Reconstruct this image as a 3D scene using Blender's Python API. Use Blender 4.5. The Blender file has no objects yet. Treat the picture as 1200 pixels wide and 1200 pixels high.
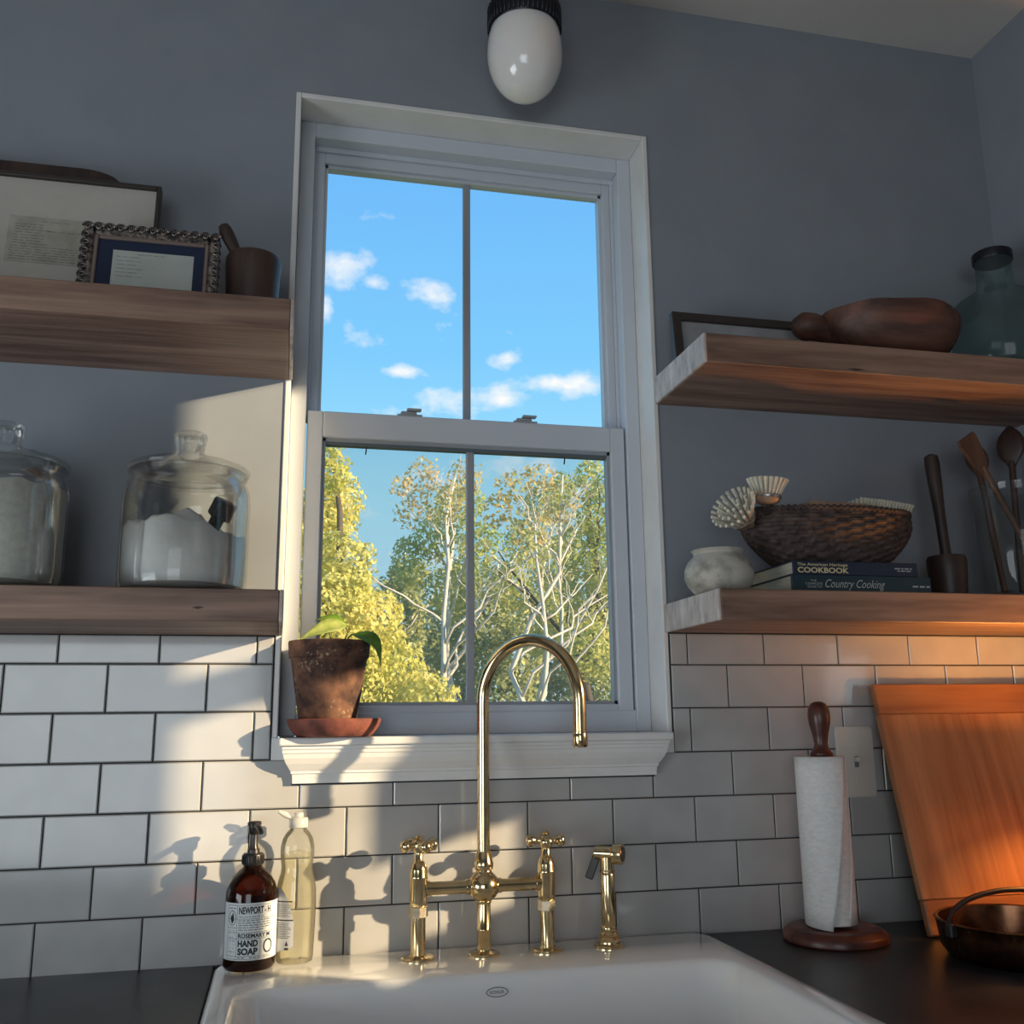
import bpy, bmesh, math, random
from math import pi, sin, cos, sqrt, radians
from mathutils import Vector, Matrix, noise
random.seed(7)
S = bpy.context.scene
C = bpy.context.collection

# ------------------------------------------------------------------ camera
FPX, YAW, PITCH, ROLL = 1144.43, .2283, .2099, -.0113
CAM = Vector((.3538, -1.6975, 1.2862))
FW = Vector((sin(YAW)*cos(PITCH), cos(YAW)*cos(PITCH), sin(PITCH)))
_r = Vector((cos(YAW), -sin(YAW), 0)); _u = _r.cross(FW)
RT = _r*cos(ROLL) + _u*sin(ROLL); UP = _u*cos(ROLL) - _r*sin(ROLL)
cam = bpy.data.cameras.new('camera'); cam.sensor_width = 36; cam.lens = FPX/1200*36
cam.clip_start = .01; cam.clip_end = 500
camo = bpy.data.objects.new('camera', cam); C.objects.link(camo)
camo.matrix_world = Matrix(((RT.x, UP.x, -FW.x, CAM.x), (RT.y, UP.y, -FW.y, CAM.y), (RT.z, UP.z, -FW.z, CAM.z), (0, 0, 0, 1)))
S.camera = camo
def at(px, py, x=None, y=None, z=None):
    d = FW + RT*((px-600)/FPX) - UP*((py-600)/FPX)
    if x is not None: k = (x-CAM.x)/d.x
    elif y is not None: k = (y-CAM.y)/d.y
    else: k = (z-CAM.z)/d.z
    return CAM + d*k

# ------------------------------------------------------------------ view, world, sun, fill lights
S.view_settings.view_transform = 'Standard'; S.view_settings.look = 'None'
S.view_settings.exposure = 0.42; S.view_settings.gamma = 1.0; S.view_settings.use_curve_mapping = False
def lin(*c):
    return tuple(((v/255)/12.92 if v/255 <= .04045 else ((v/255+.055)/1.055)**2.4) for v in c) + (1,)

w = bpy.data.worlds.new('sky'); S.world = w; w.use_nodes = True
nt = w.node_tree; nt.nodes.clear()
def N(t, tree, **k):
    n = tree.nodes.new(t)
    for a, v in k.items(): setattr(n, a, v)
    return n
tc = N('ShaderNodeTexCoord', nt); sep = N('ShaderNodeSeparateXYZ', nt); nt.links.new(tc.outputs['Generated'], sep.inputs[0])
rp = N('ShaderNodeValToRGB', nt); nt.links.new(sep.outputs['Z'], rp.inputs[0])
e = rp.color_ramp.elements
e[0].position = 0.0; e[0].color = lin(205, 235, 250); e[1].position = .75; e[1].color = lin(92, 165, 238)
for p, c in ((.22, lin(165, 228, 253)), (.36, lin(128, 204, 254)), (.52, lin(112, 186, 250))):
    q = e.new(p); q.color = c
mp = N('ShaderNodeMapping', nt); mp.inputs['Scale'].default_value = (16, 16, 26); mp.inputs['Location'].default_value = (1.35, .55, .2)
nt.links.new(tc.outputs['Generated'], mp.inputs[0])
nz = N('ShaderNodeTexNoise', nt); nz.inputs['Scale'].default_value = 1.0; nz.inputs['Detail'].default_value = 7; nz.inputs['Roughness'].default_value = .58
nt.links.new(mp.outputs[0], nz.inputs['Vector'])
# more cloud low in the sky, none near the zenith
thr = N('ShaderNodeMapRange', nt); thr.inputs['From Min'].default_value = .2; thr.inputs['From Max'].default_value = .62
thr.inputs['To Min'].default_value = .05; thr.inputs['To Max'].default_value = -.12
nt.links.new(sep.outputs['Z'], thr.inputs['Value'])
addn = N('ShaderNodeMath', nt, operation='ADD'); nt.links.new(nz.outputs['Fac'], addn.inputs[0]); nt.links.new(thr.outputs[0], addn.inputs[1])
cmask = None
for px_, py_, rh_, rv_ in ((402, 318, 34, 30), (436, 331, 18, 10), (500, 346, 30, 20), (592, 420, 26, 14), (660, 449, 62, 15), (510, 474, 70, 22), (470, 436, 46, 10), (590, 470, 40, 18), (383, 360, 10, 30)):
    d_ = (at(px_, py_, y=50)-CAM).normalized()
    sb_ = N('ShaderNodeVectorMath', nt, operation='SUBTRACT'); sb_.inputs[1].default_value = d_; nt.links.new(tc.outputs['Generated'], sb_.inputs[0])
    sc_ = N('ShaderNodeVectorMath', nt, operation='MULTIPLY'); sc_.inputs[1].default_value = (FPX/rh_, FPX/rh_, FPX/rv_); nt.links.new(sb_.outputs[0], sc_.inputs[0])
    ln_ = N('ShaderNodeVectorMath', nt, operation='LENGTH'); nt.links.new(sc_.outputs[0], ln_.inputs[0])
    mr_ = N('ShaderNodeMapRange', nt); mr_.inputs['From Min'].default_value = 1.35; mr_.inputs['From Max'].default_value = .2; nt.links.new(ln_.outputs['Value'], mr_.inputs['Value'])
    if cmask is None: cmask = mr_.outputs[0]
    else:
        mm_ = N('ShaderNodeMath', nt, operation='MAXIMUM'); nt.links.new(cmask, mm_.inputs[0]); nt.links.new(mr_.outputs[0], mm_.inputs[1]); cmask = mm_.outputs[0]
cm2 = N('ShaderNodeMath', nt, operation='MULTIPLY_ADD'); cm2.inputs[1].default_value = .30; nt.links.new(cmask, cm2.inputs[0]); nt.links.new(addn.outputs[0], cm2.inputs[2]); addn = cm2
cl = N('ShaderNodeMapRange', nt); cl.inputs['From Min'].default_value = .60; cl.inputs['From Max'].default_value = .86
nt.links.new(addn.outputs[0], cl.inputs['Value'])
mx = N('ShaderNodeMix', nt, data_type='RGBA'); nt.links.new(cl.outputs[0], mx.inputs['Factor']); nt.links.new(rp.outputs[0], mx.inputs['A'])
mx.inputs['B'].default_value = (1.0, .99, .98, 1)
bg = N('ShaderNodeBackground', nt); nt.links.new(mx.outputs['Result'], bg.inputs[0]); bg.inputs[1].default_value = .78
ow = N('ShaderNodeOutputWorld', nt); nt.links.new(bg.outputs[0], ow.inputs[0])

SUN = Vector((-1.7, 1.0, -.49)).normalized()          # travels left, towards the window wall, and down
sl = bpy.data.lights.new('sun', 'SUN'); sl.energy = 8.0; sl.color = (1.0, .75, .46); sl.angle = radians(.8)
so = bpy.data.objects.new('sun', sl); C.objects.link(so); so.rotation_euler = SUN.to_track_quat('-Z', 'Y').to_euler(); so.location = (6, -4, 5)
def area(name, loc, direction, sx, sy, power, col):
    l = bpy.data.lights.new(name, 'AREA'); l.shape = 'RECTANGLE'; l.size = sx; l.size_y = sy; l.energy = power; l.color = col
    o = bpy.data.objects.new(name, l); C.objects.link(o); o.location = loc
    o.rotation_euler = Vector(direction).to_track_quat('-Z', 'Z').to_euler(); return o
# fill lights added in unseen openings of the left and rear walls
area('fill_left', (-1.51, -1.35, .80), (1, 0, 0), 1.1, 1.2, 18, (.90, .95, 1.0))
area('fill_rear', (-.6, -4.13, 1.20), (0, 1, 0), 1.6, 1.3, 16, (.93, .97, 1.0))

# ------------------------------------------------------------------ materials
def mat(name, col=(.5, .5, .5), rough=.5, metal=0., **k):
    m = bpy.data.materials.new(name); m.use_nodes = True
    b = m.node_tree.nodes['Principled BSDF']
    b.inputs['Base Color'].default_value = tuple(col)[:3] + (1,)
    b.inputs['Roughness'].default_value = rough; b.inputs['Metallic'].default_value = metal
    for a, v in k.items(): b.inputs[a.replace('_', ' ')].default_value = v
    return m
def bsdf(m): return m.node_tree.nodes['Principled BSDF']
def noisy(m, c1, c2, scale=(10, 10, 10), detail=5, bump=0., lo=.35, hi=.65, rvar=None, bdist=.002, rough=.6, dist=0., rand=0.):
    t = m.node_tree; b = bsdf(m)
    tc = N('ShaderNodeTexCoord', t); mp = N('ShaderNodeMapping', t); mp.inputs['Scale'].default_value = scale
    t.links.new(tc.outputs['Object'], mp.inputs[0])
    if rand:
        oi = N('ShaderNodeObjectInfo', t); ml = N('ShaderNodeMath', t, operation='MULTIPLY'); ml.inputs[1].default_value = rand
        t.links.new(oi.outputs['Random'], ml.inputs[0]); cb = N('ShaderNodeCombineXYZ', t)
        for i in range(3): t.links.new(ml.outputs[0], cb.inputs[i])
        t.links.new(cb.outputs[0], mp.inputs['Location'])
    nz = N('ShaderNodeTexNoise', t); nz.inputs['Scale'].default_value = 1; nz.inputs['Detail'].default_value = detail
    nz.inputs['Roughness'].default_value = rough; nz.inputs['Distortion'].default_value = dist
    t.links.new(mp.outputs[0], nz.inputs['Vector'])
    cr = N('ShaderNodeValToRGB', t); cr.color_ramp.elements[0].position = lo; cr.color_ramp.elements[1].position = hi
    cr.color_ramp.elements[0].color = tuple(c1)[:3] + (1,); cr.color_ramp.elements[1].color = tuple(c2)[:3] + (1,)
    t.links.new(nz.outputs['Fac'], cr.inputs[0]); t.links.new(cr.outputs[0], b.inputs['Base Color'])
    if bump:
        bp = N('ShaderNodeBump', t); bp.inputs['Strength'].default_value = bump; bp.inputs['Distance'].default_value = bdist
        t.links.new(nz.outputs['Fac'], bp.inputs['Height']); t.links.new(bp.outputs[0], b.inputs['Normal'])
    if rvar:
        mr = N('ShaderNodeMapRange', t); mr.inputs['To Min'].default_value = rvar[0]; mr.inputs['To Max'].default_value = rvar[1]
        t.links.new(nz.outputs['Fac'], mr.inputs['Value']); t.links.new(mr.outputs[0], b.inputs['Roughness'])
    return m
def wood(name, dark, light, axis='X', rough=.5, fine=1.0, rand=0.):
    m = mat(name, light, rough); t = m.node_tree; b = bsdf(m)
    tc = N('ShaderNodeTexCoord', t); mp = N('ShaderNodeMapping', t)
    sc = {'X': (1.6, 22, 22), 'Z': (22, 22, 1.6), 'Y': (22, 1.6, 22)}[axis]
    mp.inputs['Scale'].default_value = tuple(v*fine for v in sc); t.links.new(tc.outputs['Object'], mp.inputs[0])
    if rand:
        oi = N('ShaderNodeObjectInfo', t); ml = N('ShaderNodeMath', t, operation='MULTIPLY'); ml.inputs[1].default_value = rand
        t.links.new(oi.outputs['Random'], ml.inputs[0]); cb = N('ShaderNodeCombineXYZ', t)
        for i in range(3): t.links.new(ml.outputs[0], cb.inputs[i])
        t.links.new(cb.outputs[0], mp.inputs['Location'])
    n1 = N('ShaderNodeTexNoise', t); n1.inputs['Scale'].default_value = 1; n1.inputs['Detail'].default_value = 4; n1.inputs['Distortion'].default_value = .8
    n2 = N('ShaderNodeTexNoise', t); n2.inputs['Scale'].default_value = 6; n2.inputs['Detail'].default_value = 5
    t.links.new(mp.outputs[0], n1.inputs['Vector']); t.links.new(mp.outputs[0], n2.inputs['Vector'])
    ml = N('ShaderNodeMath', t, operation='MULTIPLY_ADD'); ml.inputs[1].default_value = .35
    t.links.new(n2.outputs['Fac'], ml.inputs[0]); t.links.new(n1.outputs['Fac'], ml.inputs[2])
    cr = N('ShaderNodeValToRGB', t); cr.color_ramp.elements[0].position = .5; cr.color_ramp.elements[1].position = .86
    cr.color_ramp.elements[0].color = tuple(dark)[:3] + (1,); cr.color_ramp.elements[1].color = tuple(light)[:3] + (1,)
    t.links.new(ml.outputs[0], cr.inputs[0]); t.links.new(cr.outputs[0], b.inputs['Base Color'])
    bp = N('ShaderNodeBump', t); bp.inputs['Strength'].default_value = .18; bp.inputs['Distance'].default_value = .001
    t.links.new(ml.outputs[0], bp.inputs['Height']); t.links.new(bp.outputs[0], b.inputs['Normal'])
    return m
def thin_glass(name, tint=(1, 1, 1), refl=1.0, body=0., bodycol=(1, 1, 1), rough=.02):
    m = bpy.data.materials.new(name); m.use_nodes = True; t = m.node_tree; t.nodes.clear()
    tr = N('ShaderNodeBsdfTransparent', t); tr.inputs[0].default_value = tuple(tint) + (1,)
    gl = N('ShaderNodeBsdfGlossy', t); gl.inputs['Roughness'].default_value = rough
    fr = N('ShaderNodeFresnel', t); fr.inputs[0].default_value = 1.5
    ml = N('ShaderNodeMath', t, operation='MULTIPLY'); ml.inputs[1].default_value = refl; t.links.new(fr.outputs[0], ml.inputs[0])
    mi = N('ShaderNodeMixShader', t); t.links.new(ml.outputs[0], mi.inputs[0])
    src = tr
    if body:
        df = N('ShaderNodeBsdfDiffuse', t); df.inputs[0].default_value = tuple(bodycol) + (1,)
        m2 = N('ShaderNodeMixShader', t); m2.inputs[0].default_value = body
        t.links.new(tr.outputs[0], m2.inputs[1]); t.links.new(df.outputs[0], m2.inputs[2]); src = m2
    t.links.new(src.outputs[0], mi.inputs[1]); t.links.new(gl.outputs[0], mi.inputs[2])
    o = N('ShaderNodeOutputMaterial', t); t.links.new(mi.outputs[0], o.inputs[0])
    return m
M = {}
M['paint'] = noisy(mat('wall_paint', rough=.75), (.215, .242, .278), (.236, .264, .30), (6, 6, 6), bump=.05)
M['ceil'] = noisy(mat('ceiling_paint', rough=.8), (.50, .48, .46), (.54, .52, .50), (5, 5, 5), bump=.04)
M['tile'] = noisy(mat('white_tile', rough=.13, Coat_Weight=.3, Coat_Roughness=.05), (.38, .38, .375), (.435, .435, .43), (9, 9, 9), detail=2, bump=.035, bdist=.004, rand=7.)
M['grout'] = noisy(mat('dark_grout', rough=.9), (.012, .012, .014), (.03, .03, .03), (60, 60, 60))
M['trim'] = noisy(mat('white_trim', rough=.35), (.66, .66, .65), (.72, .72, .71), (12, 12, 12), bump=.03)
M['vinyl'] = mat('white_vinyl', (.56, .60, .66), .35)
M['rail'] = mat('grey_window_glazing_bar', (.32, .34, .37), .4)
M['gasket'] = mat('dark_gasket', (.10, .13, .15), .5)
M['lock'] = mat('grey_lock', (.34, .36, .38), .4)
M['black'] = mat('black', (.008, .008, .009), .45)
M['glass'] = thin_glass('window_glass', (.97, .985, .98), .55)
M['shelf'] = wood('walnut_shelf', (.115, .062, .044), (.305, .195, .142), 'X', .5)
M['endgrain'] = noisy(mat('lit_end_grain', rough=.5), (.26, .21, .19), (.62, .55, .51), (14, 40, 14), bump=.3, lo=.3, hi=.7)  # end grain, with the window light on the shelf ends painted in
M['stone'] = noisy(mat('dark_soapstone', rough=.32), (.010, .012, .014), (.030, .034, .038), (7, 7, 7), rvar=(.25, .5))
M['enamel'] = mat('white_enamel', (.90, .91, .90), .10, Coat_Weight=.6, Coat_Roughness=.03)
M['brass'] = noisy(mat('polished_brass', metal=1.), (.60, .46, .24), (.78, .63, .38), (30, 30, 30), rvar=(.08, .2))
M['nut'] = noisy(mat('pale_brass', metal=1.), (.62, .52, .36), (.75, .66, .50), (60, 60, 60), rvar=(.2, .35))
M['cabinet'] = mat('cabinet_paint', (.20, .22, .22), .5)
M['floorwood'] = wood('oak_floor', (.20, .11, .055), (.38, .24, .13), 'Y', .4, .7, rand=9.)
M['dkwood'] = wood('dark_walnut', (.018, .010, .008), (.055, .030, .022), 'Z', .45)
M['redwood'] = wood('red_brown_wood', (.050, .014, .010), (.15, .045, .028), 'Z', .35)
M['board'] = wood('maple_board', (.25, .095, .038), (.43, .20, .085), 'Z', .42, .8)
M['boardx'] = wood('maple_board_end', (.22, .082, .034), (.38, .17, .072), 'X', .42, .8)
M['terracotta'] = noisy(mat('aged_terracotta', rough=.85), (.040, .018, .014), (.20, .095, .055), (26, 26, 26), bump=.5, lo=.38, hi=.66)
_t = M['terracotta'].node_tree; _b = bsdf(M['terracotta'])
_tc = N('ShaderNodeTexCoord', _t); _n = N('ShaderNodeTexNoise', _t); _n.inputs['Scale'].default_value = 170; _n.inputs['Detail'].default_value = 3
_n2 = N('ShaderNodeTexNoise', _t); _n2.inputs['Scale'].default_value = 17; _n2.inputs['Detail'].default_value = 2
for _x in (_n, _n2): _t.links.new(_tc.outputs['Object'], _x.inputs['Vector'])
_a = N('ShaderNodeMath', _t, operation='MULTIPLY_ADD'); _a.inputs[1].default_value = .8; _t.links.new(_n2.outputs['Fac'], _a.inputs[0]); _t.links.new(_n.outputs['Fac'], _a.inputs[2])
_m = N('ShaderNodeMapRange', _t); _m.inputs['From Min'].default_value = 1.05; _m.inputs['From Max'].default_value = 1.22; _t.links.new(_a.outputs[0], _m.inputs['Value'])
_x = N('ShaderNodeMix', _t, data_type='RGBA'); _old = _b.inputs['Base Color'].links[0].from_socket
_t.links.new(_old, _x.inputs['A']); _x.inputs['B'].default_value = (.40, .30, .19, 1); _t.links.new(_m.outputs[0], _x.inputs['Factor']); _t.links.new(_x.outputs['Result'], _b.inputs['Base Color'])
M['saucer'] = noisy(mat('red_terracotta', rough=.7), (.09, .026, .02), (.25, .075, .05), (30, 30, 30), bump=.25)
M['soil'] = noisy(mat('soil', rough=1), (.01, .007, .005), (.05, .035, .025), (80, 80, 80), bump=.8)
def leafmat(name, c1, c2, scale=8, tr=.4):
    m = mat(name, c1, .45); t = m.node_tree; b = bsdf(m); noisy(m, c1, c2, (scale,)*3, detail=3)
    cr = [n for n in t.nodes if n.type == 'VALTORGB'][0]
    tl = N('ShaderNodeBsdfTranslucent', t); t.links.new(cr.outputs[0], tl.inputs[0])
    mi = N('ShaderNodeMixShader', t); mi.inputs[0].default_value = tr
    t.links.new(b.outputs[0], mi.inputs[1]); t.links.new(tl.outputs[0], mi.inputs[2])
    t.links.new(mi.outputs[0], t.nodes['Material Output'].inputs[0]); return m
M['pothos'] = leafmat('pothos_leaf', (.13, .30, .03), (.30, .50, .07), 30, .5)
M['pothos2'] = leafmat('pale_pothos_leaf', (.34, .46, .10), (.62, .68, .26), 40, .45)
M['stem'] = mat('stem', (.10, .12, .03), .5)
M['jarglass'] = thin_glass('jar_glass', (.975, .985, .98), .5)
M['greenglass'] = thin_glass('demijohn_glass', (.70, .80, .80), .4, .10, (.32, .42, .42))
M['flour'] = noisy(mat('flour', rough=.95), (.56, .55, .53), (.66, .65, .63), (14, 14, 14), bump=.3, bdist=.01)
M['sugar'] = noisy(mat('rice_flour', rough=.95), (.58, .57, .52), (.70, .69, .64), (90, 90, 90), bump=.3)
M['amber'] = thin_glass('amber_glass', (.34, .115, .035), 1.0, .12, (.07, .022, .007))
M['amberliq'] = mat('dark_soap', (.030, .007, .004), .2)
M['plastic'] = mat('black_plastic', (.010, .010, .011), .35)
M['paper'] = mat('label_paper', (.66, .69, .70), .6)
M['greypaper'] = mat('grey_label', (.40, .41, .44), .5)
M['ink'] = mat('black_ink', (.012, .013, .016), .6)
M['greyink'] = mat('grey_ink', (.16, .17, .18), .6)
M['clearpl'] = thin_glass('clear_plastic', (.95, .95, .90), .9, .05, (.8, .8, .72))
M['yelliq'] = thin_glass('pale_yellow_soap', (.975, .955, .86), .3, .07, (.75, .70, .52))
M['whitecap'] = thin_glass('frosted_cap', (.9, .9, .88), .5, .55, (.75, .75, .73), .2)
M['towel'] = noisy(mat('paper_towel', rough=.95), (.62, .62, .61), (.72, .72, .71), (90, 90, 220), bump=.35, bdist=.002)
M['plate'] = mat('switch_plate_plastic', (.58, .56, .51), .3)
M['ceramic'] = noisy(mat('speckled_ceramic', rough=.55), (.16, .15, .125), (.44, .42, .37), (22, 22, 30), bump=.15, lo=.3, hi=.55)
M['basket'] = noisy(mat('dark_wicker', rough=.75), (.025, .016, .014), (.085, .055, .045), (60, 60, 60), bump=.4)
M['bristle'] = noisy(mat('pale_bristle', rough=.9), (.50, .47, .38), (.68, .65, .54), (60, 60, 60))
M['brushwood'] = wood('beech', (.25, .15, .10), (.40, .27, .19), 'X', .5)
M['steel'] = mat('steel', (.45, .43, .40), .3, 1.)
M['navy'] = mat('navy_cover', (.010, .014, .035), .4)
M['teal'] = mat('teal_cover', (.008, .026, .036), .4)
M['pages'] = noisy(mat('pages', rough=.9), (.40, .36, .27), (.56, .51, .40), (4, 4, 400))
M['gilt'] = mat('gilt_print', (.62, .52, .30), .5)
M['silver'] = mat('silver_print', (.42, .43, .40), .5)
M['darkframe'] = mat('dark_frame', (.030, .024, .022), .4)
M['matboard'] = noisy(mat('cream_mat', rough=.9), (.42, .40, .36), (.45, .43, .385), (30, 30, 30))
M['oldpaper'] = noisy(mat('old_paper', rough=.9), (.30, .285, .24), (.40, .385, .33), (30, 30, 30))
M['bluemat'] = mat('blue_mat', (.008, .018, .050), .8)
M['card'] = noisy(mat('recipe_card', rough=.9), (.38, .42, .39), (.46, .49, .46), (18, 18, 18))
M['bronze'] = noisy(mat('antique_bronze', rough=.4, metal=.75), (.05, .045, .045), (.34, .30, .27), (120, 120, 120), lo=.4, hi=.62)
M['frameliner'] = mat('frame_liner', (.22, .17, .15), .4, .3)
M['print'] = noisy(mat('grey_print', rough=.7), (.20, .21, .22), (.32, .33, .33), (9, 9, 9))
M['bowlwood'] = wood('dough_bowl_wood', (.045, .020, .014), (.15, .062, .040), 'X', .5)
M['utwood'] = wood('utensil_wood', (.06, .03, .02), (.13, .07, .045), 'Z', .6)
M['opal'] = mat('opal_glass', (.85, .85, .83), .12, Coat_Weight=.5, Subsurface_Weight=.35, Transmission_Weight=.12)
M['fitter'] = mat('dark_fitter', (.020, .022, .030), .35, .6)
M['copper'] = noisy(mat('dark_copper', metal=1.), (.10, .045, .025), (.26, .12, .06), (25, 25, 25), rvar=(.15, .35))
M['iron'] = mat('black_iron', (.008, .008, .009), .5)
M['shade'] = None

# ------------------------------------------------------------------ geometry helpers
def link(name, verts, faces, m, parent=None, smooth=False, loc=None, kind=None, label=None):
    me = bpy.data.meshes.new(name); me.from_pydata([tuple(v) for v in verts], [], faces); me.update()
    if smooth:
        me.polygons.foreach_set('use_smooth', [True]*len(me.polygons))
    for mm in (m if isinstance(m, (list, tuple)) else [m]): me.materials.append(mm)
    o = bpy.data.objects.new(name, me); C.objects.link(o)
    if parent is not None: o.parent = parent
    if loc is not None: o.location = loc
    if kind: o['kind'] = kind
    if label: o['label'] = label
    return o
def frombm(name, bm, m, parent=None, smooth=False, loc=None, **k):
    bmesh.ops.recalc_face_normals(bm, faces=bm.faces[:])
    me = bpy.data.meshes.new(name); bm.to_mesh(me); bm.free()
    if smooth: me.polygons.foreach_set('use_smooth', [True]*len(me.polygons))
    for mm in (m if isinstance(m, (list, tuple)) else [m]): me.materials.append(mm)
    o = bpy.data.objects.new(name, me); C.objects.link(o)
    if parent is not None: o.parent = parent
    if loc is not None: o.location = loc
    for a, v in k.items(): o[a] = v
    return o
def boxbm(bm, a, b, bev=0., seg=1):
    x0, y0, z0 = a; x1, y1, z1 = b
    n = bmesh.new()
    v = [n.verts.new(p) for p in ((x0,y0,z0),(x1,y0,z0),(x1,y1,z0),(x0,y1,z0),(x0,y0,z1),(x1,y0,z1),(x1,y1,z1),(x0,y1,z1))]
    for f in ((0,3,2,1),(4,5,6,7),(0,1,5,4),(1,2,6,5),(2,3,7,6),(3,0,4,7)): n.faces.new([v[i] for i in f])
    if bev: bmesh.ops.bevel(n, geom=n.edges[:], offset=bev, segments=seg, affect='EDGES', profile=.5)
    me = bpy.data.meshes.new('tmp'); n.to_mesh(me); n.free(); bm.from_mesh(me); bpy.data.meshes.remove(me)
def box(name, a, b, m, parent=None, bev=0., seg=1, smooth=False, **k):
    bm = bmesh.new(); boxbm(bm, a, b, bev, seg); return frombm(name, bm, m, parent, smooth, **k)
def lathe_data(prof, seg=32, sx=1, sy=1, c=(0, 0, 0)):
    V, F = [], []; n = len(prof)
    for r, z in prof:
        for j in range(seg):
            a = 2*pi*j/seg; V.append((c[0]+r*cos(a)*sx, c[1]+r*sin(a)*sy, c[2]+z))
    for i in range(n-1):
        for j in range(seg):
            j2 = (j+1) % seg; F.append((i*seg+j, i*seg+j2, (i+1)*seg+j2, (i+1)*seg+j))
    if prof[0][0] > 1e-6: F.append(tuple(range(seg))[::-1])
    if prof[-1][0] > 1e-6: F.append(tuple((n-1)*seg+j for j in range(seg)))
    return V, F
def lathe(name, prof, m, parent=None, seg=32, smooth=True, c=(0, 0, 0), sx=1, sy=1, auto=True, **k):
    V, F = lathe_data(prof, seg, sx, sy, c)
    bm = bmesh.new(); vs = [bm.verts.new(v) for v in V]
    for f in F:
        try: bm.faces.new([vs[i] for i in f])
        except ValueError: pass
    bmesh.ops.remove_doubles(bm, verts=bm.verts[:], dist=1e-6)
    o = frombm(name, bm, m, parent, smooth, **k)
    if auto and smooth: sharp(o)
    return o
def sharp(o, ang=38):
    me = o.data; bm = bmesh.new(); bm.from_mesh(me)
    for e_ in bm.edges:
        if len(e_.link_faces) == 2 and e_.calc_face_angle(0) > radians(ang): e_.smooth = False
    bm.to_mesh(me); bm.free()
def tube_data(pts, rad, seg=12, cap=True):
    pts = [Vector(p) for p in pts]; n = len(pts); V, F = [], []
    rads = rad if isinstance(rad, (list, tuple)) else [rad]*n
    t0 = (pts[1]-pts[0]).normalized(); up = Vector((0, 0, 1)) if abs(t0.z) < .9 else Vector((0, 1, 0))
    nrm = (up - t0*up.dot(t0)).normalized()
    for i, p in enumerate(pts):
        t = ((pts[min(i+1, n-1)]-pts[max(i-1, 0)])).normalized()
        nrm = (nrm - t*nrm.dot(t)).normalized(); bn = t.cross(nrm)
        for j in range(seg):
            a = 2*pi*j/seg; V.append(p + (nrm*cos(a)+bn*sin(a))*rads[i])
    for i in range(n-1):
        for j in range(seg):
            j2 = (j+1) % seg; F.append((i*seg+j, i*seg+j2, (i+1)*seg+j2, (i+1)*seg+j))
    if cap: F.append(tuple(range(seg))[::-1]); F.append(tuple((n-1)*seg+j for j in range(seg)))
    return V, F
def tube(name, pts, rad, m, parent=None, seg=12, smooth=True, **k):
    V, F = tube_data(pts, rad, seg); o = link(name, V, F, m, parent, smooth, **k)
    if smooth: sharp(o, 50)
    return o
def merge(parts):
    V, F = [], []
    for v, f in parts:
        n = len(V); V += list(v); F += [tuple(i+n for i in q) for q in f]
    return V, F
def prism(name, poly, y0, y1, m, parent=None, bev=0., axis='Y', **k):
    """polygon in XZ extruded along Y (or in YZ along X)"""
    bm = bmesh.new()
    P = (lambda u, v, t: (u, t, v)) if axis == 'Y' else (lambda u, v, t: (t, u, v)) if axis == 'X' else (lambda u, v, t: (u, v, t))
    a = [bm.verts.new(P(u, v, y0)) for u, v in poly]; b = [bm.verts.new(P(u, v, y1)) for u, v in poly]; n = len(poly)
    bm.faces.new(a); bm.faces.new(b[::-1])
    for i in range(n): bm.faces.new((a[i], b[i], b[(i+1) % n], a[(i+1) % n]))
    if bev: bmesh.ops.bevel(bm, geom=bm.edges[:], offset=bev, segments=2, affect='EDGES')
    return frombm(name, bm, m, parent, **k)
def tag(o, label, cat=None, group=None):
    o['label'] = label
    if cat: o['category'] = cat
    if group: o['group'] = group
    return o
def thing(name, label, cat, loc=(0, 0, 0), rot=(0, 0, 0), group=None):
    o = bpy.data.objects.new(name, None); C.objects.link(o); o.empty_display_size = .05
    o.location = loc; o.rotation_euler = rot; return tag(o, label, cat, group)
def struct(o): o['kind'] = 'structure'; return o
def text_geo(body, size=1., shear=0., bold=0., spacing=1.0, cx=None, width=None):
    cu = bpy.data.curves.new('t', 'FONT'); cu.body = body; cu.size = size; cu.shear = shear; cu.offset = bold; cu.space_character = spacing
    cu.resolution_u = 3
    ob = bpy.data.objects.new('t', cu); C.objects.link(ob)
    dg = bpy.context.evaluated_depsgraph_get(); dg.update()
    me = ob.evaluated_get(dg).to_mesh()
    V = [tuple(v.co) for v in me.vertices]; F = [tuple(p.vertices) for p in me.polygons]
    ob.evaluated_get(dg).to_mesh_clear(); bpy.data.objects.remove(ob); bpy.data.curves.remove(cu)
    if V:
        x0 = min(v[0] for v in V); x1 = max(v[0] for v in V); y0 = min(v[1] for v in V); y1 = max(v[1] for v in V)
        sx = (width/(x1-x0)) if width else 1.
        V = [((v[0]-x0)*sx, v[1]-y0) for v in V]
    return V, F      # lower-left at 0,0
def fit_text(body, x0, x1, z0, z1, **k):
    """text filling the box exactly, as 2-D verts"""
    V, F = text_geo(body, 1., **k)
    mxx = max(v[0] for v in V); mxy = max(v[1] for v in V)
    return [(x0+(x1-x0)*v[0]/mxx, z0+(z1-z0)*v[1]/mxy) for v in V], F
def bar2(x0, x1, z0, z1): return [(x0, z0), (x1, z0), (x1, z1), (x0, z1)], [(0, 1, 2, 3)]
def ribbon2(pts, w):
    V, F = [], []
    for i, (x, z) in enumerate(pts):
        V += [(x, z-w/2), (x, z+w/2)]
        if i: F.append((2*i-2, 2*i, 2*i+1, 2*i-1))
    return V, F
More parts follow.
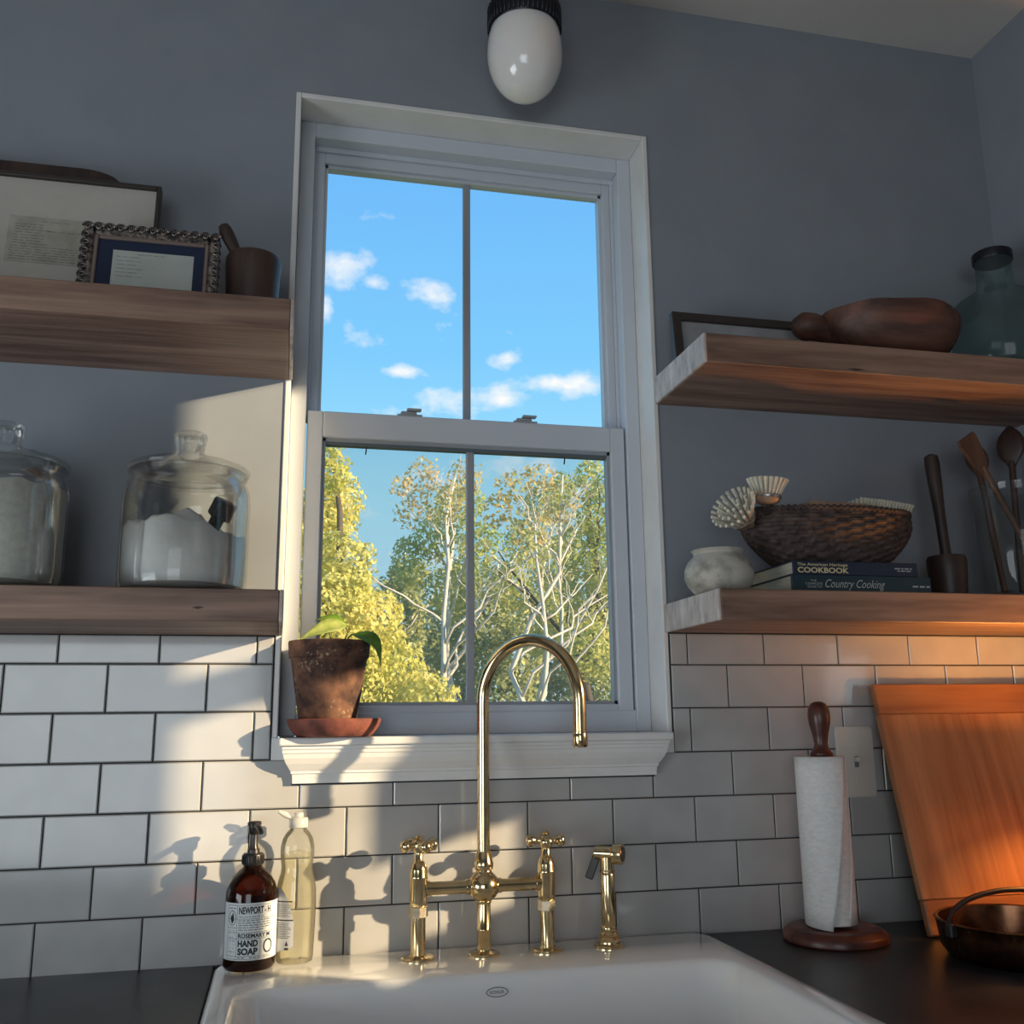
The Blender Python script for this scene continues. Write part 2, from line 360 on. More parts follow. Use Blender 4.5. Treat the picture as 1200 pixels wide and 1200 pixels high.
def scribble(x0, x1, z, h, w, rng):
    """a line of illegible handwriting: several short wavy words"""
    out = []; x = x0
    while x < x1-h*2:
        L = min(rng.uniform(2.5, 7)*h, x1-x); n = max(6, int(L/h*3)); ph = rng.random()*6
        out.append(ribbon2([(x+L*i/n, z+h*.5*sin(ph+i*2.1)*rng.uniform(.4, 1)) for i in range(n+1)], w)); x += L+h*1.2
    return out
def bars_line(x0, x1, z, h, rng):
    out = []; x = x0
    while x < x1-h:
        L = min(rng.uniform(2, 6)*h, x1-x); out.append(bar2(x, x+L, z, z+h)); x += L+h*1.1
    return out
def flat2(geo, f):
    V, F = merge(geo) if isinstance(geo, list) else geo
    return [f(x, z) for x, z in V], F

# ================================================================== THE ROOM
XR, XL, YR, ZC = 1.855, -1.5, -4.2, 2.775           # right wall, left wall, rear wall, ceiling
OX0, OX1, OZ0, OZ1 = .347, 1.033, 1.262, 2.453       # clear opening of the window over the sink
WY = .006                                            # painted wall face; tile faces are at y = 0
def walls(name, boxes, m):
    bm = bmesh.new()
    for a, b in boxes: boxbm(bm, a, b)
    return struct(frombm(name, bm, m))
L = .010                                             # thickness of the reveal boards
wall_back = walls('wall_back', [((XL-.1, WY, -.6), (OX0-L, .16, ZC)), ((OX1+L, WY, -.6), (XR+.12, .16, ZC)),
    ((OX0-L, WY, OZ1+L), (OX1+L, .16, ZC)), ((OX0-L, WY, -.6), (OX1+L, .16, OZ0-.02))], M['paint'])
RW = (-1.083, -.637, 1.275, 2.395)                      # window in the right wall: y0, y1, z0, z1
wall_right = walls('wall_right', [((XR, YR, 0), (XR+.12, RW[0], ZC)), ((XR, RW[1], 0), (XR+.12, WY, ZC)),
    ((XR, RW[0], 0), (XR+.12, RW[1], RW[2])), ((XR, RW[0], RW[3]), (XR+.12, RW[1], ZC))], M['paint'])
LW = (-1.95, -.75, .15, 1.50)
wall_left = walls('wall_left', [((XL-.1, YR, 0), (XL, LW[0], ZC)), ((XL-.1, LW[1], 0), (XL, WY, ZC)),
    ((XL-.1, LW[0], 0), (XL, LW[1], LW[2])), ((XL-.1, LW[0], LW[3]), (XL, LW[1], ZC))], M['paint'])
BW = (-1.42, .3, .4, 1.9)
wall_rear = walls('wall_rear', [((XL-.1, YR-.1, 0), (BW[0], YR, ZC)), ((BW[1], YR-.1, 0), (XR+.12, YR, ZC)),
    ((BW[0], YR-.1, 0), (BW[1], YR, BW[2])), ((BW[0], YR-.1, BW[3]), (BW[1], YR, ZC))], M['paint'])
ceiling = struct(box('ceiling', (XL-.1, YR-.1, ZC), (XR+.12, .16, ZC+.1), M['ceil']))
floor = struct(box('floor', (XL-.1, YR-.1, -.08), (XR+.12, .16, -.02), M['floorwood']))
pl = None
for i in range(34):
    x0 = XL + i*.12
    if x0 > XR-.01: break
    if pl is None:
        pl = box('plank', (0, YR, -.02), (.118, WY, 0), M['floorwood'], floor, .002); pl.location.x = x0
    else:
        o = pl.copy(); C.objects.link(o); o.parent = floor; o.location.x = x0
# plain windows in the walls that the camera does not see
def side_window(name, plane, axis, a0, a1, z0, z1, rail=None, w_=.045):
    bm = bmesh.new()
    def bx(p0, p1, q0, q1):
        if axis == 'x': boxbm(bm, (plane, p0, q0), (plane+.05, p1, q1), .002)
        else: boxbm(bm, (p0, plane, q0), (p1, plane+.05, q1), .002)
    bx(a0, a0+w_, z0, z1); bx(a1-w_, a1, z0, z1); bx(a0+w_, a1-w_, z0, z0+w_); bx(a0+w_, a1-w_, z1-w_, z1)
    if rail: bx(a0+w_, a1-w_, rail[0], rail[1])
    o = struct(frombm(name, bm, M['vinyl']))
    if axis == 'x': V = [(plane+.025, a0+w_, z0+w_), (plane+.025, a1-w_, z0+w_), (plane+.025, a1-w_, z1-w_), (plane+.025, a0+w_, z1-w_)]
    else: V = [(a0+w_, plane+.025, z0+w_), (a1-w_, plane+.025, z0+w_), (a1-w_, plane+.025, z1-w_), (a0+w_, plane+.025, z1-w_)]
    link('pane', V, [(0, 1, 2, 3)], M['glass'], o); return o
side_window('window_2', XR+.05, 'x', RW[0], RW[1], RW[2], RW[3], (1.79, 1.850))
cu_ = thing('sun_blocking_curtain', 'unseen white curtain added to block part of the sun at the right wall window', 'curtain', (XR+.02, -.70, 1.445))  # unseen curtain, added to narrow the sun patch on the window wall
V, F = [], []
for i in range(41):
    y_ = -.108+.179*i/40; x_ = .012*sin(i*.9)
    V += [(x_, y_, 0), (x_*.7, y_, .895)]
    if i: F.append((2*i-2, 2*i, 2*i+1, 2*i-1))
link('cloth', V, F, M['trim'], cu_, True); tube('curtain_rod', [(-.005, -.36, .900), (-.005, .09, .900)], .006, M['brass'], cu_, 12)
side_window('fill_window_left', XL-.09, 'x', LW[0], LW[1], LW[2], LW[3])  # unseen window, added around the left fill light
side_window('fill_window_rear', YR-.09, 'y', BW[0], BW[1], BW[2], BW[3])  # unseen window, added around the rear fill light

# ------------------------------------------------------------------ wall tiles
PH, PW, ZT = .0778, .1540, 1.46
SL_B, SL_T, SU_B, SU_T = 1.4300, 1.4775, 1.8840, 1.9352      # left shelves
RL_B, RL_T, RU_B, RU_T = 1.4410, 1.4927, 1.8830, 1.9362      # right shelves
CTR = .918
TXL = -1.45
for nm, x0, x1, z1 in (('grout_backing', TXL, OX0-L, SL_B), ('grout_backing', OX1+L, XR, RL_B), ('grout_backing', OX0-L, OX1+L, OZ0-.02)):
    box(nm, (x0, .0025, CTR-.04), (x1, WY+.001, z1), M['grout'], wall_back)
J = .0011
cache = {}
def tile(x0, x1, z0, z1):
    x0 += J; x1 -= J; z0 += J; z1 -= J
    if x1-x0 < .006 or z1-z0 < .006: return
    key = (round(x1-x0, 4), round(z1-z0, 4))
    if key not in cache:
        # pillow-edged tile: 8 + 4 faces
        w_, h = x1-x0, z1-z0; e_ = .0018
        V = [(0, WY, 0), (w_, WY, 0), (w_, WY, h), (0, WY, h), (0, .0012, 0), (w_, .0012, 0), (w_, .0012, h), (0, .0012, h),
             (e_, 0, e_), (w_-e_, 0, e_), (w_-e_, 0, h-e_), (e_, 0, h-e_)]
        F = [(8, 9, 10, 11), (4, 5, 9, 8), (5, 6, 10, 9), (6, 7, 11, 10), (7, 4, 8, 11), (0, 1, 5, 4), (1, 2, 6, 5), (2, 3, 7, 6), (3, 0, 4, 7)]
        me = bpy.data.meshes.new('tile'); me.from_pydata(V, [], F); me.materials.append(M['tile']); cache[key] = me
    o = bpy.data.objects.new('tile', cache[key]); C.objects.link(o); o.parent = wall_back; o.location = (x0, 0, z0)
    # hand-set: the faintest tilt of each tile
    o.rotation_euler = (random.uniform(-.004, .004), 0, random.uniform(-.003, .003))
for r_ in range(0, 8):
    za, zb = ZT-r_*PH, ZT-(r_+1)*PH
    off = 0 if r_ % 2 == 0 else PW/2
    for c in range(-11, 14):
        x0, x1 = c*PW+off, (c+1)*PW+off
        x0 = max(x0, TXL); x1 = min(x1, XR)
        if x1 <= x0: continue
        zlo = max(zb, CTR-.006)
        segs = [(x0, x1)]
        if za > OZ0-.02:                           # rows beside the window
            segs = [(x0, min(x1, OX0-L-.001)), (max(x0, OX1+L+.001), x1)]
        for a, b in segs:
            if b-a < .004: continue
            top = min(za, (SL_B if a < .6 else RL_B)-.001) if r_ == 0 else za
            tile(a, b, zlo, top)

# ------------------------------------------------------------------ window over the sink
FY = .080                                             # face of the window frame
rev = bmesh.new()
boxbm(rev, (OX0-L, WY-.003, OZ0-.02), (OX0, .165, OZ1+L), .0015); boxbm(rev, (OX1, WY-.003, OZ0-.02), (OX1+L, .165, OZ1+L), .0015)
boxbm(rev, (OX0, WY-.003, OZ1), (OX1, .165, OZ1+L), .0015)
struct(frombm('trim_1', rev, M['trim']))
win = struct(bpy.data.objects.new('window_1', None)); C.objects.link(win); win.location = (0, 0, 0)
ft, fb = .030, .038
IX0, IX1, IZ1, IZ0 = OX0+.029, OX1-.029, OZ1-.032, OZ0+.040
fr = bmesh.new()
boxbm(fr, (OX0, FY, OZ0), (IX0, .16, OZ1), .002); boxbm(fr, (IX1, FY, OZ0), (OX1, .16, OZ1), .002)
boxbm(fr, (IX0, FY, IZ1), (IX1, .16, OZ1), .002); boxbm(fr, (IX0, FY, OZ0), (IX1, .16, IZ0), .002)
# balance tracks beside the upper sash
for s, xx in ((1, IX0), (-1, IX1)):
    a, b = sorted((xx, xx+s*.006)); boxbm(fr, (a, .113, 1.84), (b, .119, IZ1), .0008)
boxbm(fr, (IX0, .112, IZ1-.010), (IX1, .119, IZ1), .001)
frombm('window_frame', fr, M['vinyl'], win)
def sash(name, x0, x1, z0, z1, y0, y1, st, tr_, br_, glassy, mz):
    bm = bmesh.new()
    boxbm(bm, (x0, y0, z0), (x0+st, y1, z1), .002); boxbm(bm, (x1-st, y0, z0), (x1, y1, z1), .002)
    boxbm(bm, (x0+st, y0, z1-tr_), (x1-st, y1, z1), .002); boxbm(bm, (x0+st, y0, z0), (x1-st, y1, z0+br_), .002)
    s_ = frombm(name, bm, M['vinyl'], win)
    # glazing bead round the glass
    g = .006; bd = bmesh.new(); a0, a1, c0, c1 = x0+st, x1-st, z0+br_, z1-tr_
    ym = y0+.010
    boxbm(bd, (a0, ym, c0), (a0+g, y1, c1)); boxbm(bd, (a1-g, ym, c0), (a1, y1, c1)); boxbm(bd, (a0, ym, c1-g), (a1, y1, c1)); boxbm(bd, (a0, ym, c0), (a1, y1, c0+g))
    frombm('glazing_bead', bd, M['vinyl'] if glassy == 'up' else M['rail'], s_)
    cxm = (a0+a1)/2; yg = (ym+y1)/2
    box('muntin', (cxm-.0075, yg-.006, c0), (cxm+.0075, yg+.006, c1), M['rail'], s_, .002)
    for p0, p1 in ((a0+g, cxm-.0075), (cxm+.0075, a1-g)):
        link('pane', [(p0, yg, c0+g), (p1, yg, c0+g), (p1, yg, c1-g), (p0, yg, c1-g)], [(0, 1, 2, 3)], M['glass'], s_)
    return s_
up_s = sash('upper_sash', IX0+.004, IX1-.004, 1.815, IZ1-.004, .120, .150, .018, .026, .030, 'up', 0)
lo_s = sash('lower_sash', .379, 1.001, 1.292, 1.857, .086, .116, .029, .050, .022, 'lo', 0)
box('gasket', (.409, .0965, 1.795), (.971, .114, 1.8065), M['gasket'], lo_s)
for px, py in ((480, 484), (615, 492)):
    p = at(px, py, y=.095); x = p.x
    lk = bmesh.new(); boxbm(lk, (x-.024, .088, 1.857), (x+.024, .114, 1.861), .001); boxbm(lk, (x-.017, .092, 1.861), (x+.014, .110, 1.868), .002)
    boxbm(lk, (x-.006, .084, 1.868), (x+.022, .098, 1.872), .001)
    frombm('sash_lock', lk, M['lock'], lo_s)
for px in (430, 662):
    p = at(px, 520, y=.11)
    tube('tilt_latch_pin', [(p.x, .112, 1.800), (p.x-.002, .112, 1.783)], .0014, M['black'], lo_s, 6)
# insect screen over the lower opening, woven too finely to pick apart
ms = bpy.data.materials.new('insect_screen'); ms.use_nodes = True; t = ms.node_tree; t.nodes.clear()
tc = N('ShaderNodeTexCoord', t); sp = N('ShaderNodeSeparateXYZ', t); t.links.new(tc.outputs['Object'], sp.inputs[0])
fac = []
for ax in ('X', 'Z'):
    a = N('ShaderNodeMath', t, operation='MULTIPLY'); a.inputs[1].default_value = 1/.0015; t.links.new(sp.outputs[ax], a.inputs[0])
    b = N('ShaderNodeMath', t, operation='FRACT'); t.links.new(a.outputs[0], b.inputs[0])
    c = N('ShaderNodeMath', t, operation='LESS_THAN'); c.inputs[1].default_value = .15; t.links.new(b.outputs[0], c.inputs[0]); fac.append(c)
mxm = N('ShaderNodeMath', t, operation='MAXIMUM'); t.links.new(fac[0].outputs[0], mxm.inputs[0]); t.links.new(fac[1].outputs[0], mxm.inputs[1])
tr = N('ShaderNodeBsdfTransparent', t); df = N('ShaderNodeBsdfDiffuse', t); df.inputs[0].default_value = (.50, .50, .52, 1)
mi = N('ShaderNodeMixShader', t); t.links.new(mxm.outputs[0], mi.inputs[0]); t.links.new(tr.outputs[0], mi.inputs[1]); t.links.new(df.outputs[0], mi.inputs[2])
o_ = N('ShaderNodeOutputMaterial', t); t.links.new(mi.outputs[0], o_.inputs[0])
link('insect_screen', [(IX0, .154, IZ0), (IX1, .154, IZ0), (IX1, .154, 1.85), (IX0, .154, 1.85)], [(0, 1, 2, 3)], ms, win)

# stool and crown-shaped apron
SF = -.036
stool = bmesh.new(); boxbm(stool, (.349, SF, OZ0-.013), (1.030, .10, OZ0), .003, 2)
boxbm(stool, (.3372, -.0015, 1.226), (1.0428, .01, OZ0-.0005), .0005); boxbm(stool, (.353, SF+.006, OZ0-.020), (1.026, .01, OZ0-.012), .002)
trim2 = struct(frombm('trim_2', stool, M['trim']))
prof = [(-.028, 1.243), (-.028, 1.2375), (-.0265, 1.236), (-.0250, 1.229), (-.0205, 1.220), (-.0150, 1.212), (-.0120, 1.208), (-.0120, 1.2045), (-.0095, 1.203), (-.0085, 1.194), (-.0085, 1.1885)]
V, F = [], []
zt_, zb_ = prof[0][1], prof[-1][1]
for yy, zz in prof:
    k = (zt_-zz)/(zt_-zb_)
    e_ = -.0285 - yy                                   # mitred returns follow the profile
    V += [(.355-e_*.9, yy, zz), (1.0225+e_*.9, yy, zz)]
n = len(prof)
for i in range(n-1): F.append((2*i, 2*i+2, 2*i+3, 2*i+1))
B = len(V)
for yy, zz in prof:
    e_ = -.0285 - yy; V += [(.355-e_*.9, .0008, zz), (1.0225+e_*.9, .0008, zz)]
for i in range(n-1):
    F.append((2*i, B+2*i, B+2*i+2, 2*i+2)); F.append((2*i+1, 2*i+3, B+2*i+3, B+2*i+1))
F.append((2*n-2, B+2*n-2, B+2*n-1, 2*n-1)); F.append((0, 1, B+1, B))
bm = bmesh.new(); vs = [bm.verts.new(v) for v in V]; [bm.faces.new([vs[i] for i in f]) for f in F]
trim3 = struct(frombm('trim_3', bm, M['trim']))
box('caulk_joint', (.372, -.0012, 1.1855), (1.004, .0015, 1.1890), M['grout'], trim3)

# ------------------------------------------------------------------ shelves
def shelf(name, x0, x1, z0, z1, label, end_x):
    t = thing(name, label, 'shelf', (x0, 0, z0), group='floating shelves')
    h = z1-z0; W = x1-x0
    D = .232; e_ = .006
    # plank with an end-grain cap; ends of the photo are slightly uneven
    if end_x == 'L':
        box('plank', (e_, -D, 0), (W, WY, h), M['shelf'], t, .0015); box('end_grain', (0, -D, 0), (e_, WY, h), M['endgrain'], t, .0015, label='end grain painted pale for window light')
    else:
        box('plank', (0, -D, 0), (W-e_, WY, h), M['shelf'], t, .0015); box('end_grain', (W-e_, -D, 0), (W, WY, h), M['endgrain'], t, .0015)
    return t
shelf('floating_shelf', -.75, .349, SU_B, SU_T, 'thick walnut shelf holding picture frames and a mortar', 'R')
shelf('floating_shelf', -.75, .349, SL_B, SL_T, 'thick walnut shelf holding two glass canisters', 'R')
shelf('floating_shelf', 1.036, XR-.001, RU_B, RU_T, 'thick walnut shelf holding a demijohn and dough bowl', 'L')
s4 = shelf('floating_shelf', 1.036, XR-.001, RL_B, RL_T, 'thick walnut shelf holding cookbooks and a basket', 'L')
def knot(parent, x, z, L_, y=-.2325):
    link('knot', [(x-L_, y, z), (x, y, z-.0022), (x+L_, y, z+.0006), (x, y, z+.0022)], [(0, 1, 2, 3)], M['dkwood'], parent)
for sname, px, py in (('floating_shelf.002', 1003, 433), ('floating_shelf.001', 232, 712)):
    so_ = bpy.data.objects[sname]; p = at(px, py, y=-.2325)
    knot(so_, p.x-so_.location.x, p.z-so_.location.z, .018 if sname.endswith('2') else .009)

# ------------------------------------------------------------------ counters, cabinets
DEP = -.640
SX0, SX1 = .265, 1.082
for x0, x1, lab in ((TXL, SX0-.001, 'dark soapstone counter on the left of the sink under the canisters'), (SX1+.001, XR-.001, 'dark soapstone counter under the cutting board and paper towels')):
    o = box('countertop', (x0, DEP, CTR-.035), (x1, .0, CTR), M['stone'], None, .003, 2); tag(o, lab, 'countertop', 'soapstone counters')
box('countertop_back_strip', (SX0-.001, -.004, CTR-.035), (SX1+.001, .0, CTR), M['stone']); tag(bpy.data.objects['countertop_back_strip'], 'thin dark strip of counter behind the white sink', 'countertop')
def cabinet(x0, x1, ztop, nd, label):
    t = thing('base_cabinet', label, 'cabinet', ((x0+x1)/2, -.3, 0), group='base cabinets')
    hw = (x1-x0)/2
    box('body', (-hw, -.29, .09), (hw, .30, ztop), M['cabinet'], t, .002)
    box('plinth', (-hw, -.24, 0), (hw, .30, .09), M['cabinet'], t)
    for i in range(nd):
        a = -hw+.004+i*2*hw/nd; b = -hw-.004+(i+1)*2*hw/nd
        d = box('door', (a, -.31, .10), (b, -.2905, ztop-.01), M['cabinet'], t, .003)
        lathe('knob', [(0, 0), (.008, .002), (.006, .012), (.014, .02), (.012, .028), (0, .03)], M['brass'], d, 12).matrix_local = Matrix.Translation(((b-.04 if i % 2 == 0 else a+.04), -.31, ztop-.12)) @ Matrix.Rotation(pi/2, 4, 'X')
cabinet(-1.0, SX0-.004, CTR-.036, 3, 'painted base cabinet under the left counter')
cabinet(SX0+.002, SX1-.002, .66, 2, 'painted base cabinet under the white sink')
cabinet(SX1+.004, XR-.003, CTR-.036, 2, 'painted base cabinet under the right counter')

# ------------------------------------------------------------------ sink
def rrect(cx, cy, hx, hy, rc, z, seg=8):
    out = []
    for (sx, sy, a0) in ((1, 1, 0), (-1, 1, pi/2), (-1, -1, pi), (1, -1, 3*pi/2)):
        for i in range(seg+1):
            a = a0+pi/2*i/seg; out.append((cx+sx*(hx-rc)+rc*cos(a), cy+sy*(hy-rc)+rc*sin(a), z))
    return out
def loft(name, rings, m, parent=None, close=True, smooth=True):
    V = [p for r_ in rings for p in r_]; n = len(rings[0]); F = []
    for i in range(len(rings)-1):
        for j in range(n): F.append((i*n+j, i*n+(j+1) % n, (i+1)*n+(j+1) % n, (i+1)*n+j))
    F.append(tuple(range(n))[::-1]); F.append(tuple((len(rings)-1)*n+j for j in range(n)))
    bm = bmesh.new(); vs = [bm.verts.new(v) for v in V]
    for f in F: bm.faces.new([vs[i] for i in f])
    o = frombm(name, bm, m, parent, smooth)
    if smooth: sharp(o, 45)
    return o
DK = .9245
sink = thing('farmhouse_sink', 'white enamelled farmhouse sink with a faucet deck, set between the dark counters', 'sink', ((SX0+SX1)/2, -.33, .66))
ocx, ocy = 0, 0; ohx, ohy = (SX1-SX0)/2, .322
zz = lambda v: v-.66
icx, icy, ihx, ihy = (.302+1.036)/2-(SX0+SX1)/2, (-.190-.61)/2+.33, (1.036-.302)/2, .21
R_ = []
R_.append(rrect(0, 0, ohx-.006, ohy-.004, .02, 0)); R_.append(rrect(0, 0, ohx, ohy, .025, .01)); R_.append(rrect(0, 0, ohx, ohy, .035, zz(DK)-.012))
R_.append(rrect(0, 0, ohx-.0025, ohy-.0025, .035, zz(DK)-.004)); R_.append(rrect(0, 0, ohx-.009, ohy-.009, .032, zz(DK)))
R_.append(rrect(icx, icy, ihx+.006, ihy+.006, .05, zz(DK)-.0005)); R_.append(rrect(icx, icy, ihx+.001, ihy+.001, .05, zz(DK)-.003))
R_.append(rrect(icx, icy, ihx-.004, ihy-.004, .05, zz(DK)-.009)); R_.append(rrect(icx, icy, ihx-.010, ihy-.012, .052, zz(DK)-.03))
R_.append(rrect(icx, icy, ihx-.022, ihy-.026, .06, zz(DK)-.17)); R_.append(rrect(icx, icy, ihx-.035, ihy-.040, .06, zz(DK)-.205)); R_.append(rrect(icx, icy, ihx-.075, ihy-.08, .06, zz(DK)-.220))
loft('basin', R_, M['enamel'], sink)
lathe('drain', [(.045, 0), (.045, .002), (.034, .003), (.030, -.001), (0, -.001)], M['brass'], sink, 24, c=(icx, icy, zz(DK)-.2195))
# maker's oval on the back of the bowl
pm = at(583, 1163, y=-.2035); W2 = .0165; H2 = .0068
lx, ly, lz = pm.x-sink.location.x, 0, pm.z-.66
inner_y = lambda z_: (icy+ihy-.012) - (.014)*((zz(DK)-.03)-z_)/.14 - .0006
def onwall(x, z): return (lx+x, inner_y(lz+z), lz+z)
ring = []
for i in range(32):
    a, b = 2*pi*i/32, 2*pi*(i+1)/32
    ring.append(([(W2*cos(a), H2*sin(a)), (W2*cos(b), H2*sin(b)), ((W2-.0014)*cos(b), (H2-.0012)*sin(b)), ((W2-.0014)*cos(a), (H2-.0012)*sin(a))], [(0, 1, 2, 3)]))
link('maker_oval', *flat2(ring, onwall), M['greyink'], sink)
link('lettering', *flat2(fit_text('KOHLER', -.0105, .0105, -.0022, .0022, bold=.01), onwall), M['greyink'], sink)

# ================================================================== THINGS ON THE SINK
# ------------------------------------------------------------------ bridge faucet
FYc = -.072
fa = thing('bridge_faucet', 'polished brass bridge faucet with a gooseneck spout and two cross handles', 'faucet', (.678, FYc, DK))
z0 = lambda z_: z_-DK
def cross_handle(x, zc, rot):
    h = thing_part('cross_handle', fa, (x, 0, zc), rot)
    parts = [lathe_data([(0, -.012), (.0085, -.011), (.0105, -.004), (.0105, .004), (.0085, .008), (0, .0095)], 16)]
    for k in range(4):
        a = k*pi/2; d = Vector((cos(a), sin(a), 0))
        pts = [d*r_ for r_ in (.006, .012, .016, .0185, .0215, .025, .0285, .031, .0325)]
        parts.append(tube_data(pts, [.0066, .0056, .0052, .0072, .0096, .0104, .0094, .0060, .0015], 12))
    V, F = merge(parts); o = link('handle_arms', V, F, M['brass'], h, True); sharp(o, 55)
    lathe('handle_cap', [(0, .010), (.0062, .0095), (.0068, .012), (.0045, .0145), (0, .015)], M['brass'], h, 14)
def thing_part(name, parent, loc, rz=0):
    o = bpy.data.objects.new(name, None); C.objects.link(o); o.parent = parent; o.location = loc; o.rotation_euler = (0, 0, rz); o.empty_display_size = .02; return o
for x, rot in ((-.105, .35), (.104, -.2)):
    lathe('escutcheon', [(.026, 0), (.026, .0022), (.0245, .0036), (.014, .0045), (.0125, .006)], M['brass'], fa, 32, c=(x, 0, 0))
    lathe('leg', [(.0115, .004), (.0115, z0(.9875))], M['brass'], fa, 24, c=(x, 0, 0))
    lathe('hex_nut', [(.0125, z0(.985)), (.0152, z0(.986)), (.0152, z0(1.0005)), (.0125, z0(1.002))], M['nut'], fa, 8, smooth=False, c=(x, 0, 0), label='dull pale brass nut')
    lathe('valve_body', [(.0115, z0(1.000)), (.0135, z0(1.004)), (.0142, z0(1.010)), (.0142, z0(1.042)), (.0146, z0(1.043)), (.0146, z0(1.0455)), (.0140, z0(1.047)), (.0138, z0(1.056)), (.0115, z0(1.064)), (.0085, z0(1.068)), (.0070, z0(1.070)), (.0070, z0(1.088))], M['brass'], fa, 28, c=(x, 0, 0))
    cross_handle(x, z0(1.0925), rot)
    s = 1 if x < 0 else -1
    tube('bridge_bar', [(x+s*.010, 0, z0(1.0265)), (x+s*.016, 0, z0(1.0265)), (-s*.014, 0, z0(1.0265))], [.0102, .0102, .0102], M['brass'], fa, 24)
    tube('bar_collar', [(x+s*.0125, 0, z0(1.0265)), (x+s*.018, 0, z0(1.0265))], .0118, M['brass'], fa, 24)
    tube('bar_collar', [(-s*.0285, 0, z0(1.0265)), (-s*.0215, 0, z0(1.0265))], .0118, M['brass'], fa, 24)
lathe('escutcheon', [(.0255, 0), (.0255, .0022), (.024, .0036), (.0135, .0045), (.0115, .006)], M['brass'], fa, 32)
lathe('center_post', [(.0108, .004), (.0108, z0(.960)), (.0111, z0(.9605)), (.0111, z0(.9625)), (.0108, z0(.963)), (.0108, z0(1.006))], M['brass'], fa, 24)
lathe('hub', [(.0108, z0(1.000)), (.0125, z0(1.003))] + [(.0252*cos(radians(a)), z0(1.0265)+.0252*sin(radians(a))) for a in range(-62, 63, 8)] + [(.0125, z0(1.050)), (.0125, z0(1.052))], M['brass'], fa, 32)
lathe('spout_collar', [(.0125, z0(1.0505)), (.0148, z0(1.053)), (.0158, z0(1.058)), (.0158, z0(1.061)), (.0145, z0(1.066)), (.0118, z0(1.078)), (.0105, z0(1.080))], M['brass'], fa, 28)
tipv = at(680, 866, y=-.225)
dx, dy = tipv.x-.678, tipv.y-FYc; RCH = sqrt(dx*dx+dy*dy); ux, uy = dx/RCH, dy/RCH; rr = RCH/2
zs = at(625, 743, y=FYc+dy/2).z - .0103 - rr
pts = [(0, 0, z0(1.07)), (0, 0, z0(1.18)), (0, 0, z0(zs)-.02)]
for i in range(0, 33):
    a = pi - pi*i/32; d = rr+rr*cos(a); pts.append((ux*d, uy*d, z0(zs)+rr*sin(a)))
pts += [(dx, dy, z0(zs)-.02), (dx, dy, z0(1.262))]
tube('gooseneck_spout', pts, .0103, M['brass'], fa, 24)
lathe('spout_tip', [(.0108, z0(1.268)), (.0118, z0(1.2675)), (.0118, z0(1.265)), (.0110, z0(1.2645)), (.0114, z0(1.262)), (.0116, z0(1.247)), (.0100, z0(1.2445)), (.0085, z0(1.2445)), (.0085, z0(1.25)), (0, z0(1.25))], M['brass'], fa, 24, c=(dx, dy, 0))
# ------------------------------------------------------------------ side sprayer
sp_ = thing('side_sprayer', 'brass side sprayer with black trigger standing beside the bridge faucet', 'sprayer', (.887, -.070, DK))
lathe('base', [(.0260, 0), (.0260, .002), (.0245, .0035), (.0185, .0045), (.0175, .008), (.0185, .011), (.0165, .014), (.0145, .0155), (.0155, .019), (.0140, .0225), (.0120, .0240), (.0128, .027), (.0118, .031), (.0100, .033)], M['brass'], sp_, 32)
lathe('grip', [(.0105, .030), (.0120, .034), (.0118, .110), (.0112, .112), (.0128, .1135), (.0128, .116), (.0112, .118), (.0112, .138)], M['brass'], sp_, 24)
hd = Vector((.82, -.57, -.02)).normalized()
hc = Vector((0, 0, .1435))
tube('spray_head', [hc-hd*.0195, hc-hd*.019, hc-hd*.005, hc+hd*.008, hc+hd*.010, hc+hd*.012, hc+hd*.0255, hc+hd*.0275], [.0095, .0108, .0112, .0116, .0122, .0162, .0170, .0158], M['brass'], sp_, 24)
tube('spray_face', [hc+hd*.0272, hc+hd*.0285], [.0120, .0112], M['copper'], sp_, 20)
bm = bmesh.new(); boxbm(bm, (-.007, -.003, -.040), (.006, .0025, 0), .0015)
lv = frombm('trigger', bm, M['plastic'], sp_, label='black trigger')
lv.location = tuple(hc-hd*.0165+Vector((0, 0, -.004))); lv.rotation_euler = (0, .38, -.35)

# ------------------------------------------------------------------ amber hand-soap bottle
sb = thing('soap_bottle', 'amber glass hand soap bottle with a black pump and printed white label', 'bottle', (.3175, -.062, DK))
BR = .0385
lathe('glass_body', [(0, .003), (.030, .0015), (.0355, .002), (BR, .007), (BR, .104), (.0378, .112), (.0345, .122), (.0285, .132), (.0205, .1405), (.0150, .1445), (.0135, .148), (.0135, .157)], M['amber'], sb, 40)
lathe('liquid', [(0, .006), (.031, .006), (.0360, .011), (.0360, .101), (.0352, .1075), (0, .1075)], M['amberliq'], sb, 36)
lathe('pump_collar', [(.0128, .148), (.0155, .1485), (.0160, .150), (.0160, .163), (.0150, .165), (.0098, .1655), (.0092, .171), (.0075, .172), (.0070, .1725)], M['plastic'], sb, 28)
rib = []
for k in range(24):
    a = 2*pi*k/24; c_, s_ = cos(a), sin(a)
    rib.append(tube_data([(.0160*c_, .0160*s_, .1505), (.0160*c_, .0160*s_, .1625)], .0010, 4))
link('collar_ribs', *merge(rib), M['plastic'], sb)
lathe('pump_stem', [(.0048, .1655), (.0048, .196)], M['plastic'], sb, 16)
lathe('pump_sleeve', [(.0075, .172), (.0060, .178), (.0056, .196)], M['plastic'], sb, 16)
lathe('pump_head', [(.0070, .193), (.0088, .196), (.0092, .206), (.0105, .2065), (.0108, .210), (.0090, .2122), (0, .2128)], M['plastic'], sb, 20)
nd_ = Vector((.30, -.95, -.10)).normalized()
